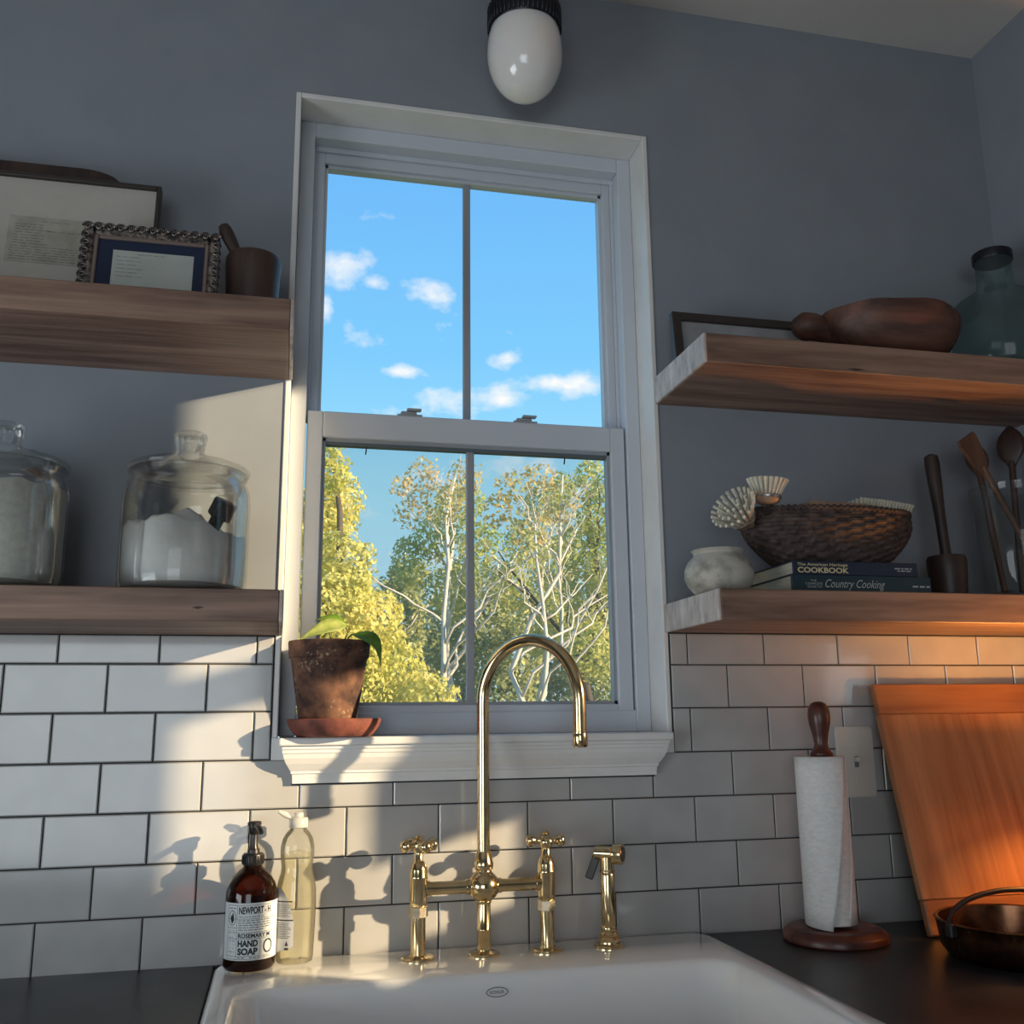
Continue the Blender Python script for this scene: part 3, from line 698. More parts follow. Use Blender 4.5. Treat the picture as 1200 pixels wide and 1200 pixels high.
tube('nozzle', [Vector((0, 0, .2075)), Vector((0, 0, .2075))+nd_*.018, Vector((0, 0, .2070))+nd_*.032+Vector((0, 0, -.002)), Vector((0, 0, .2070))+nd_*.037+Vector((0, 0, -.005))], [.0050, .0046, .0040, .0036], M['plastic'], sb, 14)
# label: u across (m of arc, 0 at left), v up; the front of the label faces the camera
LV0, LV1 = .0185, .0985; LU = .120
A0 = radians(270+10) - (.055)/BR                  # u = .055 faces just left of straight-out
def onlab(u, v, d=.0006): a = A0+u/BR; return ((BR+d)*cos(a), (BR+d)*sin(a), v)
V, F = [], []
for i in range(37):
    for v in (LV0, LV1): V.append(onlab(LU*i/36, v, .0004))
    if i: F.append((2*i-2, 2*i, 2*i+1, 2*i-1))
lab = link('label', V, F, M['paper'], sb, True, label='white paper label printed in black')
def subdiv(geo, mx_=.004):
    V, F = geo; out = []
    return geo
def hline(u0, u1, v, w_=.0005):
    n_ = max(2, int((u1-u0)/.004)); return ribbon2([(u0+(u1-u0)*i/n_, v) for i in range(n_+1)], w_)
def vline(u, v0, v1, w_=.0005): return bar2(u-w_/2, u+w_/2, v0, v1)
rng = random.Random(3)
U0, U1, U2 = .012, .029, .094
g = [hline(U0, U2, v) for v in (.0955, .0765, .0575, .0485, .0245, .0205)] + [vline(u, .0205, .0955) for u in (U0, U1, U2)] + [hline(U0, U1, .0640), vline(.0640, .0245, .0485)]
link('label_rules', *flat2(g, onlab), M['ink'], lab)
tx = [fit_text('NEWPORT - H', .0315, .0800, .0830, .0935, bold=.034), fit_text('ROSEMARY M', .0315, .0800, .0497, .0562, bold=.036),
      fit_text('HAND', .0315, .0610, .0375, .0470, bold=.05), fit_text('SOAP', .0315, .0610, .0262, .0360, bold=.05), fit_text('O', .0690, .0860, .0262, .0470, bold=.0)]
for i, gg in enumerate(tx): link('lettering', *flat2(gg, onlab), M['ink'], lab)
g = []
for k, v in enumerate((.0735, .0702, .0669, .0636, .0603)): g += bars_line(.0315, .082 if k < 4 else .070, v, .0013, rng)
g += bars_line(.0315, .070, .0788, .0011, rng) + bars_line(.0315, .043, .0218, .0013, rng) + bars_line(.049, .085, .0218, .0013, rng)
g += [bar2(.0655, .0668, .0262+i*.0022, .0262+i*.0022+.0012) for i in range(9)]
g += bars_line(.0145, .0270, .0905, .0013, rng)
link('fine_print', *flat2(g, onlab), M['greyink'], lab)
g = []
for i in range(28):
    a, b = 2*pi*i/28, 2*pi*(i+1)/28; cu, cv = .0205, .0775
    f_ = lambda r1, r2, t_: (cu+r1*cos(t_), cv+r2*sin(t_))
    g.append(([f_(.0068, .0105, a), f_(.0068, .0105, b), f_(.0060, .0096, b), f_(.0060, .0096, a)], [(0, 1, 2, 3)]))
g.append(([(.0205, .0690), (.0238, .0745), (.0232, .0800), (.0215, .0860), (.0195, .0800), (.0180, .0815), (.0172, .0755)], [(0, 1, 2, 3, 4, 5, 6)]))
link('emblem', *flat2(g, onlab), M['ink'], lab)
g = []
for v in (.0595, .0545, .0495, .0445, .0395, .0345, .0295): g += bars_line(.0150, .0265, v, .0018, rng)
link('side_print', *flat2(g, onlab), M['greypaper'], lab)

# ------------------------------------------------------------------ clear dish-soap bottle
ds = thing('dish_soap_bottle', 'clear plastic dish soap bottle with pale yellow soap and a flip cap', 'bottle', (.3845, -.046, DK))
pr = [(0, .003), (.024, .001), (.0275, .003), (.0285, .010), (.0302, .050), (.0310, .085), (.0303, .108), (.0278, .122), (.0248, .132), (.0238, .140), (.0248, .148), (.0262, .158), (.0262, .170), (.0235, .183), (.0180, .192), (.0130, .197), (.0118, .200), (.0118, .205)]
lathe('bottle_body', pr, M['clearpl'], ds, 36, sy=.74)
lathe('liquid', [(0, .005)]+[(r_-.0022, z_+.002) for r_, z_ in pr[1:] if z_ < .165]+[(0, .1665)], M['yelliq'], ds, 32, sy=.72)
lathe('flip_cap', [(.0135, .199), (.0148, .200), (.0148, .2125), (.0135, .2145), (.0075, .2150), (.0070, .222), (0, .223)], M['whitecap'], ds, 28)
tube('cap_lid', [(-.013, 0, .2135), (-.020, -.001, .2190), (-.031, -.002, .2245)], [.0022, .0050, .0030], M['whitecap'], ds, 10)
def onds(u, v):                                     # label wraps the left front of the oval bottle
    a = radians(182)+u; k = min(range(len(pr)), key=lambda i: abs(pr[i][1]-v)); r_ = .0311
    return (r_*cos(a)*1.01, r_*.74*sin(a)*1.03, v)
V, F = [], []; nn = 16
for i in range(nn+1):
    u = 1.45*i/nn; top = .112 - .050*(max(0, (i/nn-.35)/.65))**2.4
    V += [onds(u, .018+.010*(i/nn)**2), onds(u, top)]
    if i: F.append((2*i-2, 2*i, 2*i+1, 2*i-1))
dl = link('label', V, F, M['greypaper'], ds, True, label='grey printed label')
def onds2(u, v): x, y, z = onds(u, v); return (x*1.012, y*1.02, z)
def dline(u0, u1, v, w_): return ribbon2([(u0+(u1-u0)*i/10, v) for i in range(11)], w_)
link('label_rule', *flat2([dline(.3, 1.36, .0925, .0018)], onds2), M['ink'], dl)
link('label_rule', *flat2([dline(.3, 1.42, .0655, .0018)], onds2), M['ink'], dl)
g = []
for k in range(9): g += [dline(.35, rng.uniform(1.15, 1.32), .0885-k*.0022, .0009)]
for k in range(10): g += [dline(.35, rng.uniform(1.15, 1.36), .0615-k*.0024, .0010)]
link('fine_print', *flat2(g, onds2), M['greyink'], dl)
link('recycling_mark', *flat2([([(1.05, .0290), (1.20, .0290), (1.125, .0365)], [(0, 1, 2)]), bar2(1.02, 1.22, .0230, .0262)], onds2), M['ink'], dl)

# ================================================================== WINDOW SILL PLANT
pp = thing('plant_saucer', 'round red terracotta saucer under the plant pot on the sill', 'saucer', (.4385, .0, OZ0))
lathe('dish', [(0, 0), (.058, 0), (.064, .003), (.0715, .012), (.0765, .021), (.0785, .0285), (.0765, .0300), (.0735, .0290), (.0690, .018), (.060, .007), (0, .007)], M['saucer'], pp, 44)
po = thing('potted_plant', 'small trailing plant in a weathered dark terracotta pot on the window sill', 'plant', (.4275, .004, OZ0+.0072))
lathe('pot', [(0, 0), (.044, 0), (.0455, .003), (.0640, .122), (.0672, .124), (.0690, .148), (.0682, .151), (.0640, .151), (.0610, .140), (0, .140)], M['terracotta'], po, 44)
lathe('soil', [(.0605, .1395), (.03, .1425), (0, .1435)], M['soil'], po, 24)
def leaf(name, base, tip, width, droop, m, roll=0., normal=None):
    base, tip = Vector(base), Vector(tip); d = tip-base; L_ = d.length; d.normalize()
    nrm = Vector(normal) if normal else Vector((0, 0, 1)); side = d.cross(nrm).normalized(); nrm = side.cross(d).normalized()
    V, F = [], []; n_ = 12; ww = (0, .55, .85, 1.0, 1.0, .94, .84, .71, .56, .40, .25, .11, 0)
    for i in range(n_+1):
        t_ = i/n_; c_ = base+d*L_*t_+nrm*(droop*sin(pi*t_)); hw = width*ww[i]/2
        for j in range(-2, 3): V.append(c_+side*hw*j/2+nrm*(abs(j)/2)**1.5*hw*.35)
    for i in range(n_):
        for j in range(4): a = i*5+j; F.append((a, a+1, a+6, a+5))
    o = link(name, V, F, m, po, True)
    sd = o.modifiers.new('thickness', 'SOLIDIFY'); sd.thickness = .0006
    return o
P = lambda px, py, y: at(px, py, y=y)-Vector((.4275, 0, OZ0+.006))-Vector((0, .004, 0))
leaf('leaf', P(407, 733, -.012), P(347, 753, -.030), .030, .010, M['pothos2'], normal=(.1, -.75, .6))
leaf('leaf', P(405, 736, .008), P(368, 728, .010), .026, .010, M['pothos'], normal=(0, -.6, .8))
leaf('leaf', P(412, 744, -.012), P(446, 783, -.010), .040, .020, M['pothos'], normal=(.55, -.6, .55))
for a, b, c in ((P(398, 760, 0), P(408, 742, .0), P(405, 736, .008)), (P(395, 760, -.01), P(388, 748, -.012), P(384, 738, -.014)), (P(405, 760, -.01), P(408, 748, -.012), P(413, 744, -.012))):
    tube('stalk', [a, a.lerp(b, .5)+Vector((.002, 0, .002)), b, c], .0013, M['stem'], po, 8)

# ================================================================== LOWER LEFT SHELF: CANISTERS
def canister(name, x, label, m_fill, fill, heap):
    t = thing(name, label, 'canister', (x, -.118, SL_T), group='glass canisters on the shelf')
    body = [(.060, .004), (.080, .0015), (.0905, .004), (.0955, .012), (.0965, .03), (.0965, .150), (.0950, .166), (.0905, .177), (.0865, .181), (.0865, .187), (.0910, .190), (.0915, .194), (.0890, .196)]
    inner = [(.0862, .195), (.0835, .186), (.0835, .181), (.0880, .174), (.0918, .163), (.0930, .150), (.0930, .030), (.0905, .014), (.082, .008), (0, .008)]
    lathe('glass_body', [(0, .004)]+body+inner, M['jarglass'], t, 56)
    lid = lathe('lid', [(.0835, .190), (.0935, .1965), (.0945, .200), (.0900, .2045), (.070, .2120), (.045, .2195), (.0270, .2245), (.0225, .2285), (.0215, .234), (.0235, .246), (.0255, .2550), (.0250, .2605), (.0190, .2640), (0, .2640)], M['jarglass'], t, 48)
    lathe('knob_hollow', [(0, .2585), (.0150, .2570), (.0165, .250), (.0130, .234), (0, .230)], M['jarglass'], lid, 24)
    # contents with an uneven top
    V, F = [], []; ns, nr = 48, 14; R0 = .0915
    for i in range(nr+1):
        for j in range(ns):
            a = 2*pi*j/ns; r_ = R0*i/nr; x_, y_ = r_*cos(a), r_*sin(a)
            V.append((x_, y_, heap(x_, y_)))
    for i in range(nr):
        for j in range(ns): j2 = (j+1) % ns; F.append((i*ns+j, (i+1)*ns+j, (i+1)*ns+j2, i*ns+j2))
    B_ = len(V)
    for r_, z_ in ((R0, .032), (.0890, .015), (.080, .0095)):
        for j in range(ns): a = 2*pi*j/ns; V.append((r_*cos(a), r_*sin(a), z_))
    for j in range(ns):
        j2 = (j+1) % ns; F.append((nr*ns+j, B_+j, B_+j2, nr*ns+j2)); F.append((B_+j, B_+ns+j, B_+ns+j2, B_+j2)); F.append((B_+ns+j, B_+2*ns+j, B_+2*ns+j2, B_+ns+j2))
    F.append(tuple(B_+2*ns+j for j in range(ns)))
    bm = bmesh.new(); vs = [bm.verts.new(v) for v in V]
    for f in F: bm.faces.new([vs[i] for i in f])
    bmesh.ops.remove_doubles(bm, verts=bm.verts[:], dist=1e-6)
    frombm(fill, bm, m_fill, t, True, kind='stuff')
    return t
def heap2(x, y):
    n_ = noise.noise(Vector((x*28+3, y*28, 1.7)))
    return .106 + .022*n_ + .020*max(0, 1-((x-.012)**2+(y+.03)**2)/.0016) - .012*max(0, x*14) + .006*noise.noise(Vector((x*90, y*90, 0)))
def heap1(x, y): return .160+.004*noise.noise(Vector((x*40, y*40, 5)))
canister('glass_canister', -.0745, 'lidded glass canister filled almost to the rim', M['sugar'], 'dry_goods', heap1)
canister('glass_canister', .195, 'lidded glass canister half full of flour with a dark scoop handle', M['flour'], 'flour', heap2)
scp = thing('flour_scoop', 'dark scoop handle poking out of flour inside glass canister', 'scoop', (.195+.056, -.158, SL_T+.131), (.5, .25, .5))
box('handle', (-.016, -.014, -.014), (.016, .014, .016), M['darkframe'], scp, .004, 2)
box('shaft', (-.009, -.009, -.040), (.009, .009, -.012), M['darkframe'], scp, .003)

# ================================================================== UPPER LEFT SHELF
tb = thing('wooden_board', 'dark rounded wooden board leaning on the wall behind the framed recipe', 'board', (-.26, -.046, SU_T), (-.09, 0, 0))
W3, H3, R3 = .315, .302, .075
poly = [(-W3, 0), (W3, 0)]
for cx_, a0 in ((W3-R3, 0), (-(W3-R3), pi/2)):
    for i in range(9): a = a0+pi/2*i/8; poly.append((cx_+R3*cos(a)*(1 if a0 == 0 else 1), H3-R3*.55+R3*.55*sin(a)))
prism('panel', poly, -.009, .009, M['dkwood'], tb, .003)
fr1 = thing('picture_frame', 'thin dark frame with a handwritten recipe on a wide cream mat', 'picture', (-.045, -.082, SU_T), (-.10, 0, 0))
FW1, FH1, b_ = .163, .256, .0075
def frame_bars(t, w_, h, b, d, m, nm='frame_bar', bev=.0015):
    box(nm, (-w_, -d, 0), (-w_+b, 0, h), m, t, bev); box(nm, (w_-b, -d, 0), (w_, 0, h), m, t, bev)
    box(nm, (-w_+b, -d, 0), (w_-b, 0, b), m, t, bev); box(nm, (-w_+b, -d, h-b), (w_-b, 0, h), m, t, bev)
frame_bars(fr1, FW1, FH1, b_, .020, M['darkframe'])
box('mat_board', (-FW1+b_, -.012, b_), (FW1-b_, -.004, FH1-b_), M['matboard'], fr1)
card = box('recipe_sheet', (-.070, -.0128, .090), (.078, -.0121, .176), M['oldpaper'], fr1)
rng = random.Random(11); g = []
g += scribble(-.020, .030, .168, .0022, .0006, rng)
for k in range(8): g += scribble(-.060, rng.uniform(-.02, .0), .161-k*.0052, .0022, .0007, rng)
g += scribble(-.01, .070, .150, .0022, .0007, rng)
for k in range(6): g += scribble(-.064, rng.uniform(.05, .07), .119-k*.0048, .0022, .0007, rng)
link('handwriting', *flat2(g, lambda x, z: (x, -.01295, z)), M['ink'], card)

fr2 = thing('ornate_picture_frame', 'ornate bronze frame with a blue mat around a small recipe card', 'picture', (.118, -.138, SU_T), (-.13, 0, 0))
FW2, FH2, b2 = .1055, .146, .0165
frame_bars(fr2, FW2, FH2, b2, .012, M['bronze'], 'frame_bar', .003)
for a, b in (((-FW2+b2, 0), 0),):
    i0 = FW2-b2; lw = .0065
    for p0, p1 in (((-i0, b2), (-i0+lw, FH2-b2)), ((i0-lw, b2), (i0, FH2-b2)), ((-i0+lw, b2), (i0-lw, b2+lw)), ((-i0+lw, FH2-b2-lw), (i0-lw, FH2-b2))):
        box('liner', (p0[0], -.010, p0[1]), (p1[0], -.001, p1[1]), M['frameliner'], fr2, .0015)
mi_ = FW2-b2-lw
box('blue_mat', (-mi_, -.006, b2+lw), (mi_, -.002, FH2-b2-lw), M['bluemat'], fr2)
cd = box('recipe_card', (-.059, -.0068, b2+lw+.006), (.066, -.0061, .1045), M['card'], fr2)
rng = random.Random(5); g = scribble(-.022, .020, .0985, .0022, .0006, rng)
for k in range(6): g += scribble(-.053, -.053+rng.uniform(.025, .05), .0925-k*.0072, .0024, .0006, rng)
link('handwriting', *flat2(g, lambda x, z: (x, -.0070, z)), M['ink'], cd)
# raised scrolls all round, one mesh shared
sc = []
for s in (-1, 1):
    pts = [(s*(.0006+.0052*cos(a)*(1-a/9)), -.0015, .0022+.0062*sin(a)*(1-a/9)) for a in [i*.5 for i in range(11)]]
    sc.append(tube_data(pts, [.0016-.00008*i for i in range(11)], 6))
sc.append(lathe_data([(0, .0095), (.0022, .0080), (.0028, .006), (.0018, .0035), (0, .003)], 6))
Vs, Fs = merge(sc); Vs = [Vector(v)*1.3 for v in Vs]; scroll = None
def put_scroll(x, z, rot):
    global scroll
    if scroll is None: scroll = link('scroll', Vs, Fs, M['bronze'], fr2, True); o = scroll
    else: o = scroll.copy(); C.objects.link(o); o.parent = fr2
    o.location = (x, -.0125, z); o.rotation_euler = (0, rot, 0)
nt_, nv_ = 13, 9
for i in range(nt_):
    x = -FW2+.006+(2*FW2-.012)*i/(nt_-1); put_scroll(x, FH2-.0085, 0); put_scroll(x, .0085, pi)
for i in range(1, nv_):
    z = .006+(FH2-.012)*i/nv_; put_scroll(-FW2+.0085, z, -pi/2); put_scroll(FW2-.0085, z, pi/2)

mo = thing('mortar', 'dark turned wooden mortar on the shelf beside the ornate frame', 'mortar', (.279, -.125, SU_T))
lathe('bowl', [(0, 0), (.036, 0), (.0395, .004), (.0400, .010), (.0425, .040), (.0440, .078), (.0455, .098), (.0450, .108), (.0425, .113), (.0375, .112), (.0355, .100), (.030, .04), (0, .025)], M['dkwood'], mo, 40)
pe = thing('pestle', 'dark wooden pestle leaning inside the mortar', 'pestle', (.279, -.125, SU_T+.028))
a = Vector((.012, 0, .010)); b = at(261, 263, y=-.125)-Vector((.279, -.125, SU_T+.028)); d = b-a
tube('shaft', [a, a+d*.12, a+d*.45, a+d*.62, a+d*.78, a+d*.92, a+d*.98, b], [.009, .0135, .0095, .0095, .0112, .0112, .0085, .003], M['dkwood'], pe, 16)

# ================================================================== UPPER RIGHT SHELF
fr3 = thing('picture_frame', 'wide black frame with grey print leaning behind the dough bowl', 'picture', (1.247, -.052, RU_T), (-.12, 0, 0))
frame_bars(fr3, .190, .118, .018, .014, M['darkframe'])
box('print', (-.172, -.008, .018), (.172, -.003, .100), M['print'], fr3)
db = thing('dough_bowl', 'carved dark wooden dough bowl with a lobed handle on the shelf', 'bowl', (1.460, -.146, RU_T))
V, F = [], []; ns, nr = 40, 9
def shell(rx, ry, h, z_off, inner):
    for i in range(nr+1):
        t_ = i/nr; rr_ = sin(t_*pi/2)**.62; z_ = h*(1-cos(t_*pi/2))**.9
        for j in range(ns):
            a = 2*pi*j/ns
            egg = 1+.05*cos(a)                         # fuller on the right
            V.append((rx*rr_*cos(a)*egg, ry*rr_*sin(a), z_+z_off+.010*t_*noise.noise(Vector((cos(a)*1.5, sin(a)*1.5, 3)))))
shell(.142, .088, .098, 0, False); shell(.130, .077, .082, .018, True)
for i in range(nr):
    for j in range(ns):
        j2 = (j+1) % ns; F.append((i*ns+j, i*ns+j2, (i+1)*ns+j2, (i+1)*ns+j)); k = (nr+1)*ns
        F.append((k+i*ns+j, k+(i+1)*ns+j, k+(i+1)*ns+j2, k+i*ns+j2))
for j in range(ns): j2 = (j+1) % ns; F.append((nr*ns+j, nr*ns+j2, (nr+1)*ns+nr*ns+j2, (nr+1)*ns+nr*ns+j))
bw_ = link('bowl_body', V, F, M['bowlwood'], db, True); sharp(bw_, 60)
tube('handle', [(-.105, .02, .068), (-.130, .02, .073), (-.150, .02, .076), (-.168, .02, .075), (-.182, .02, .071), (-.188, .02, .068)], [.028, .0235, .0265, .0275, .019, .004], M['bowlwood'], db, 20)
dj = thing('demijohn', 'large pale glass demijohn with a dark cap near the right wall', 'bottle', (1.735, -.120, RU_T))
lathe('glass_body', [(r_*1.04, z_*.93) for r_, z_ in [(0, .006), (.085, .002), (.104, .006), (.1105, .018), (.1110, .105), (.1075, .130), (.0960, .156), (.0760, .178), (.0540, .1935), (.0400, .204), (.0345, .214), (.0330, .226), (.0330, .270), (.0360, .273), (.0360, .280)]], M['greenglass'], dj, 48)
lathe('cap', [(r_, z_*.93) for r_, z_ in [(.0330, .272), (.0375, .2725), (.0385, .275), (.0385, .292), (.0360, .2945), (0, .2950)]], M['fitter'], dj, 32)

# ================================================================== LOWER RIGHT SHELF
pt = thing('ceramic_pot', 'small squat speckled ceramic pot beside the stacked cookbooks', 'pot', (1.080, -.148, RL_T))
lathe('body', [(0, 0), (.036, 0), (.044, .003), (.0545, .016), (.0600, .030), (.0590, .044), (.0520, .058), (.0440, .065), (.0420, .069), (.0440, .0735), (.0465, .0765), (.0440, .0775), (.0395, .071), (.038, .064), (.046, .050), (.048, .03), (0, .008)], M['ceramic'], pt, 40)
def book(name, label, x0, x1, z0_, z1_, ysp, dep, cov, rot=0.):
    t = thing(name, label, 'book', ((x0+x1)/2, ysp, z0_), (0, 0, rot)); hw = (x1-x0)/2; h = z1_-z0_; c_ = .0022
    box('cover', (-hw, 0, 0), (hw, dep, c_), cov, t, .0006); box('cover', (-hw, 0, h-c_), (hw, dep, h), cov, t, .0006)
    box('spine', (-hw, -.002, 0), (hw, .0022, h), cov, t, .0009)
    box('pages', (-hw+.003, .0022, c_), (hw-.003, dep-.004, h-c_), M['pages'], t)
    return t, hw, h
bB, hw, h = book('cookbook', 'teal cookbook lettered Country Cooking, lowest in the pile', 1.184, 1.452, RL_T, RL_T+.0300, -.205, .190, M['teal'])
sp_f = lambda x, z: (x, -.0026, z)
def px_x(px, t): return at(px, 670, y=-.2076).x-t.location.x
link('lettering', *flat2(fit_text('Country Cooking', px_x(966, bB), px_x(1036, bB), .0040, .0225, shear=.45), sp_f), M['silver'], bB)
link('lettering', *flat2([fit_text('THE', px_x(949, bB), px_x(956, bB), .0185, .0215), fit_text('COMPLETE', px_x(943, bB), px_x(963, bB), .0125, .0165), fit_text('GUIDE TO', px_x(945, bB), px_x(962, bB), .0075, .0112)], sp_f), M['silver'], bB)
rng = random.Random(9)
link('fine_print', *flat2(bars_line(px_x(1068, bB), px_x(1090, bB), .0115, .0028, rng), sp_f), M['silver'], bB)
bA, hw, h = book('cookbook', 'navy cookbook with gilt spine lettering lying under the basket', 1.190, 1.430, RL_T+.0302, RL_T+.0545, -.202, .180, M['navy'])
link('lettering', *flat2([fit_text('The American Heritage', px_x(936, bA), px_x(995, bA), .0140, .0205, bold=.01)], sp_f), M['gilt'], bA)
link('lettering', *flat2([fit_text('COOKBOOK', px_x(936, bA), px_x(996, bA), .0035, .0130, bold=.025)], sp_f), M['gilt'], bA)
link('fine_print', *flat2(bars_line(px_x(1050, bA), px_x(1070, bA), .0130, .0020, rng)+bars_line(px_x(1053, bA), px_x(1069, bA), .0090, .0020, rng), sp_f), M['silver'], bA)
# basket of dish brushes
BZ = RL_T+.0547
bk = thing('wicker_basket', 'dark oval wicker basket of brushes on top of the cookbooks', 'basket', (1.305, -.128, BZ))
V, F = [], []; ns, rows = 120, 26; SXb, SYb = .166, .088
def brad(t_): return (.62+.38*sin(min(1, t_*1.15)*pi/2)**.9)*(1-.02*max(0, t_-.8)*5)
for i in range(rows+1):
    t_ = i/rows; z_ = .092*t_
    for j in range(ns):
        a = 2*pi*j/ns; wv = .0014*(1 if (i//2+j//3) % 2 == 0 else -1)
        rr_ = brad(t_); dip = .010*cos(a)**2*t_
        V.append(((SXb*rr_+wv)*cos(a), (SYb*rr_+wv)*sin(a), z_-.012*t_*0+dip*.3))
for i in range(rows):
    for j in range(ns): j2 = (j+1) % ns; F.append((i*ns+j, i*ns+j2, (i+1)*ns+j2, (i+1)*ns+j))
B_ = len(V)
for i in (rows, 2, 2):
    for j in range(ns):
        a = 2*pi*j/ns; rr_ = brad(i/rows); q = 0 if i == 2 and B_+2*ns <= len(V) else 1
        V.append(((SXb*rr_-.006)*cos(a)*q, (SYb*rr_-.006)*sin(a)*q, .092*i/rows+.002))
for j in range(ns):
    j2 = (j+1) % ns; F.append((rows*ns+j, rows*ns+j2, B_+j2, B_+j)); F.append((B_+j, B_+j2, B_+ns+j2, B_+ns+j))
F.append(tuple(B_+ns+j for j in range(ns))); F.append(tuple(range(ns))[::-1])
link('woven_body', V[:B_+2*ns], F, M['basket'], bk)
pts = []
for j in range(241):
    a = 2*pi*j/240; rr_ = brad(1); w_ = .0020*sin(j*2.2)
    pts.append((SXb*rr_*cos(a), SYb*rr_*sin(a), .0930+.003*cos(a)**2+w_))
V, F = tube_data(pts, .0048, 6, False); link('braided_rim', V, F, M['basket'], bk)
def fan_brush(label, loc, rot, group, n_=22, R0=.021, R1=.034, Lb=.030):
    t = thing('dish_brush', label, 'brush', loc, rot, group)
    lathe('brush_head', [(0, -.016), (.014, -.015), (.0215, -.010), (.0240, -.003), (.0235, .002), (0, .003)], M['brushwood'], t, 28)
    lathe('metal_band', [(.0243, -.0040), (.0252, -.0035), (.0252, -.0005), (.0243, .000)], M['steel'], t, 28)
    geo = []
    for ring_, cnt in ((1.0, n_), (.66, 14), (.3, 7)):
        for k in range(cnt):
            a = 2*pi*k/cnt+ring_; p0 = Vector((R0*ring_*cos(a), R0*ring_*sin(a), .001)); p1 = Vector((R1*ring_*cos(a), R1*ring_*sin(a), Lb*(1.12-.14*ring_)))
            geo.append(tube_data([p0, p0.lerp(p1, .6), p1], [.0016, .0026, .0034], 5))
    link('bristles', *merge(geo), M['bristle'], t, kind='stuff')
    return t
q = at(899, 583, y=-.178); fan_brush('round dish brush with pale bristles pointing up from the basket', (q.x, -.178, q.z+.003), (.10, .06, 0), 'dish brushes in the basket')
q = at(875, 600, y=-.150); fb2 = fan_brush('round dish brush hanging its pale bristles over the basket end', (q.x-.014, -.160, q.z-.012), (.35, -1.05, .15), 'dish brushes in the basket', Lb=.034, R1=.042)
tube('handle', [(.0, 0, -.012), (.01, 0, -.040), (.02, 0, -.10)], [.010, .007, .006], M['brushwood'], fb2, 12)
# long scrubbing brush lying along the right side
lb = thing('scrub_brush', 'wooden scrub brush with a row of pale bristles in the basket', 'brush', (1.385, -.150, BZ+.106), (0, .05, .05))
prism('block', [(-.140, -.012), (-.06, -.018), (.072, -.014), (.076, -.006), (.070, .001), (-.03, .004), (-.135, .002)], -.022, .022, M['brushwood'], lb, .004)
geo = []
for i in range(17):
    for k in range(4):
        x = -.032+i*.0064; y = -.017+k*.0113; geo.append(tube_data([(x, y, .000), (x*1.03, y*1.1, .009), (x*1.06+.001, y*1.15, .0155-.0045*(max(0, x)/.07)**2)], [.0020, .0029, .0034], 5))
link('bristles', *merge(geo), M['bristle'], lb, kind='stuff')
# dark mortar cup with a long pestle
mc = thing('wooden_cup', 'small dark turned wooden cup holding a long pestle by the cookbooks', 'cup', (1.550, -.125, RL_T))
lathe('cup', [(0, 0), (.030, 0), (.0325, .004), (.0315, .020), (.0345, .050), (.0355, .076), (.0330, .083), (.0285, .083), (.027, .07), (.022, .02), (0, .014)], M['dkwood'], mc, 32)
q0 = Vector((1.556, -.122, RL_T+.022)); q1 = at(1090.5, 533, y=-.112)
ps = thing('long_pestle', 'long dark wooden pestle standing in the small wooden cup', 'pestle', tuple(q0))
d = q1-q0; tube('shaft', [Vector((0, 0, 0)), d*.08, d*.3, d*.55, d*.75, d*.93, d*.985, d], [.008, .0125, .0095, .0100, .0125, .0140, .0125, .006], M['dkwood'], ps, 18)
# utensil jar
uj = thing('utensil_jar', 'tall clear glass jar of wooden utensils near the right wall', 'jar', (1.716, -.125, RL_T))
lathe('glass_body', [(0, .006), (.060, .001), (.074, .004), (.0785, .014), (.0790, .20), (.0780, .212), (.0810, .217), (.0810, .221), (.0760, .222), (.0740, .212), (.0745, .20), (.0740, .018), (.066, .010), (0, .010)], M['jarglass'], uj, 44)
def utensil(name, label, a, b, kind, m):
    a, b = Vector(a), Vector(b); t = thing(name, label, 'utensil', tuple(a), group='wooden utensils in the jar'); d = b-a
    tube('shaft', [Vector((0, 0, 0)), d*.35, d*.8], [.0055, .0060, .0065], m, t, 12)
    if kind == 'spoon':
        dn = d.normalized(); n_ = 9
        pts = [d*.76+dn*(d.length*.26*i/n_) for i in range(n_+1)]; V, F = tube_data(pts, [.007, .012, .019, .0245, .0270, .0275, .0260, .0215, .014, .004], 20)
        c0 = Vector((dn.y, -dn.x, 0)).normalized(); c1 = dn.cross(c0)
        V = [v-c1*(v-d*.76).dot(c1)*.68 for v in V]
        link('spoon_bowl', V, F, m, t, True)
    elif kind == 'spatula':
        dn = d.normalized(); s_ = Vector((.95, .25, 0)); s_ = (s_-dn*s_.dot(dn)).normalized(); nn_ = dn.cross(s_)
        e0, e1 = d*.76, d*1.0; V = []
        for p_, w_ in ((e0, .007), (d*.83, .022), (d*.97, .030), (e1, .027)):
            for ss, tt in ((-1, -1), (1, -1), (1, 1), (-1, 1)): V.append(p_+s_*w_*ss+nn_*.0028*tt)
        F = [(0, 1, 2, 3)[::-1], (12, 13, 14, 15)]
        for i in range(3):
            for j in range(4): F.append((i*4+j, i*4+(j+1) % 4, (i+1)*4+(j+1) % 4, (i+1)*4+j))
        link('blade', V, F, m, t)
    return t
utensil('wooden_spatula', 'brown wooden spatula leaning to the left in the glass jar', (1.762, -.135, RL_T+.030), at(1131, 512, y=-.150), 'spatula', M['utwood'])
utensil('wooden_spoon', 'dark round wooden spoon standing upright in the glass jar', (1.725, -.105, RL_T+.022), (1.752, -.090, 1.845), 'spoon', M['dkwood'])
utensil('wooden_spoon', 'reddish wooden spoon at the back of the glass jar', (1.690, -.100, RL_T+.022), (1.690, -.060, 1.820), 'spoon', M['utwood'])

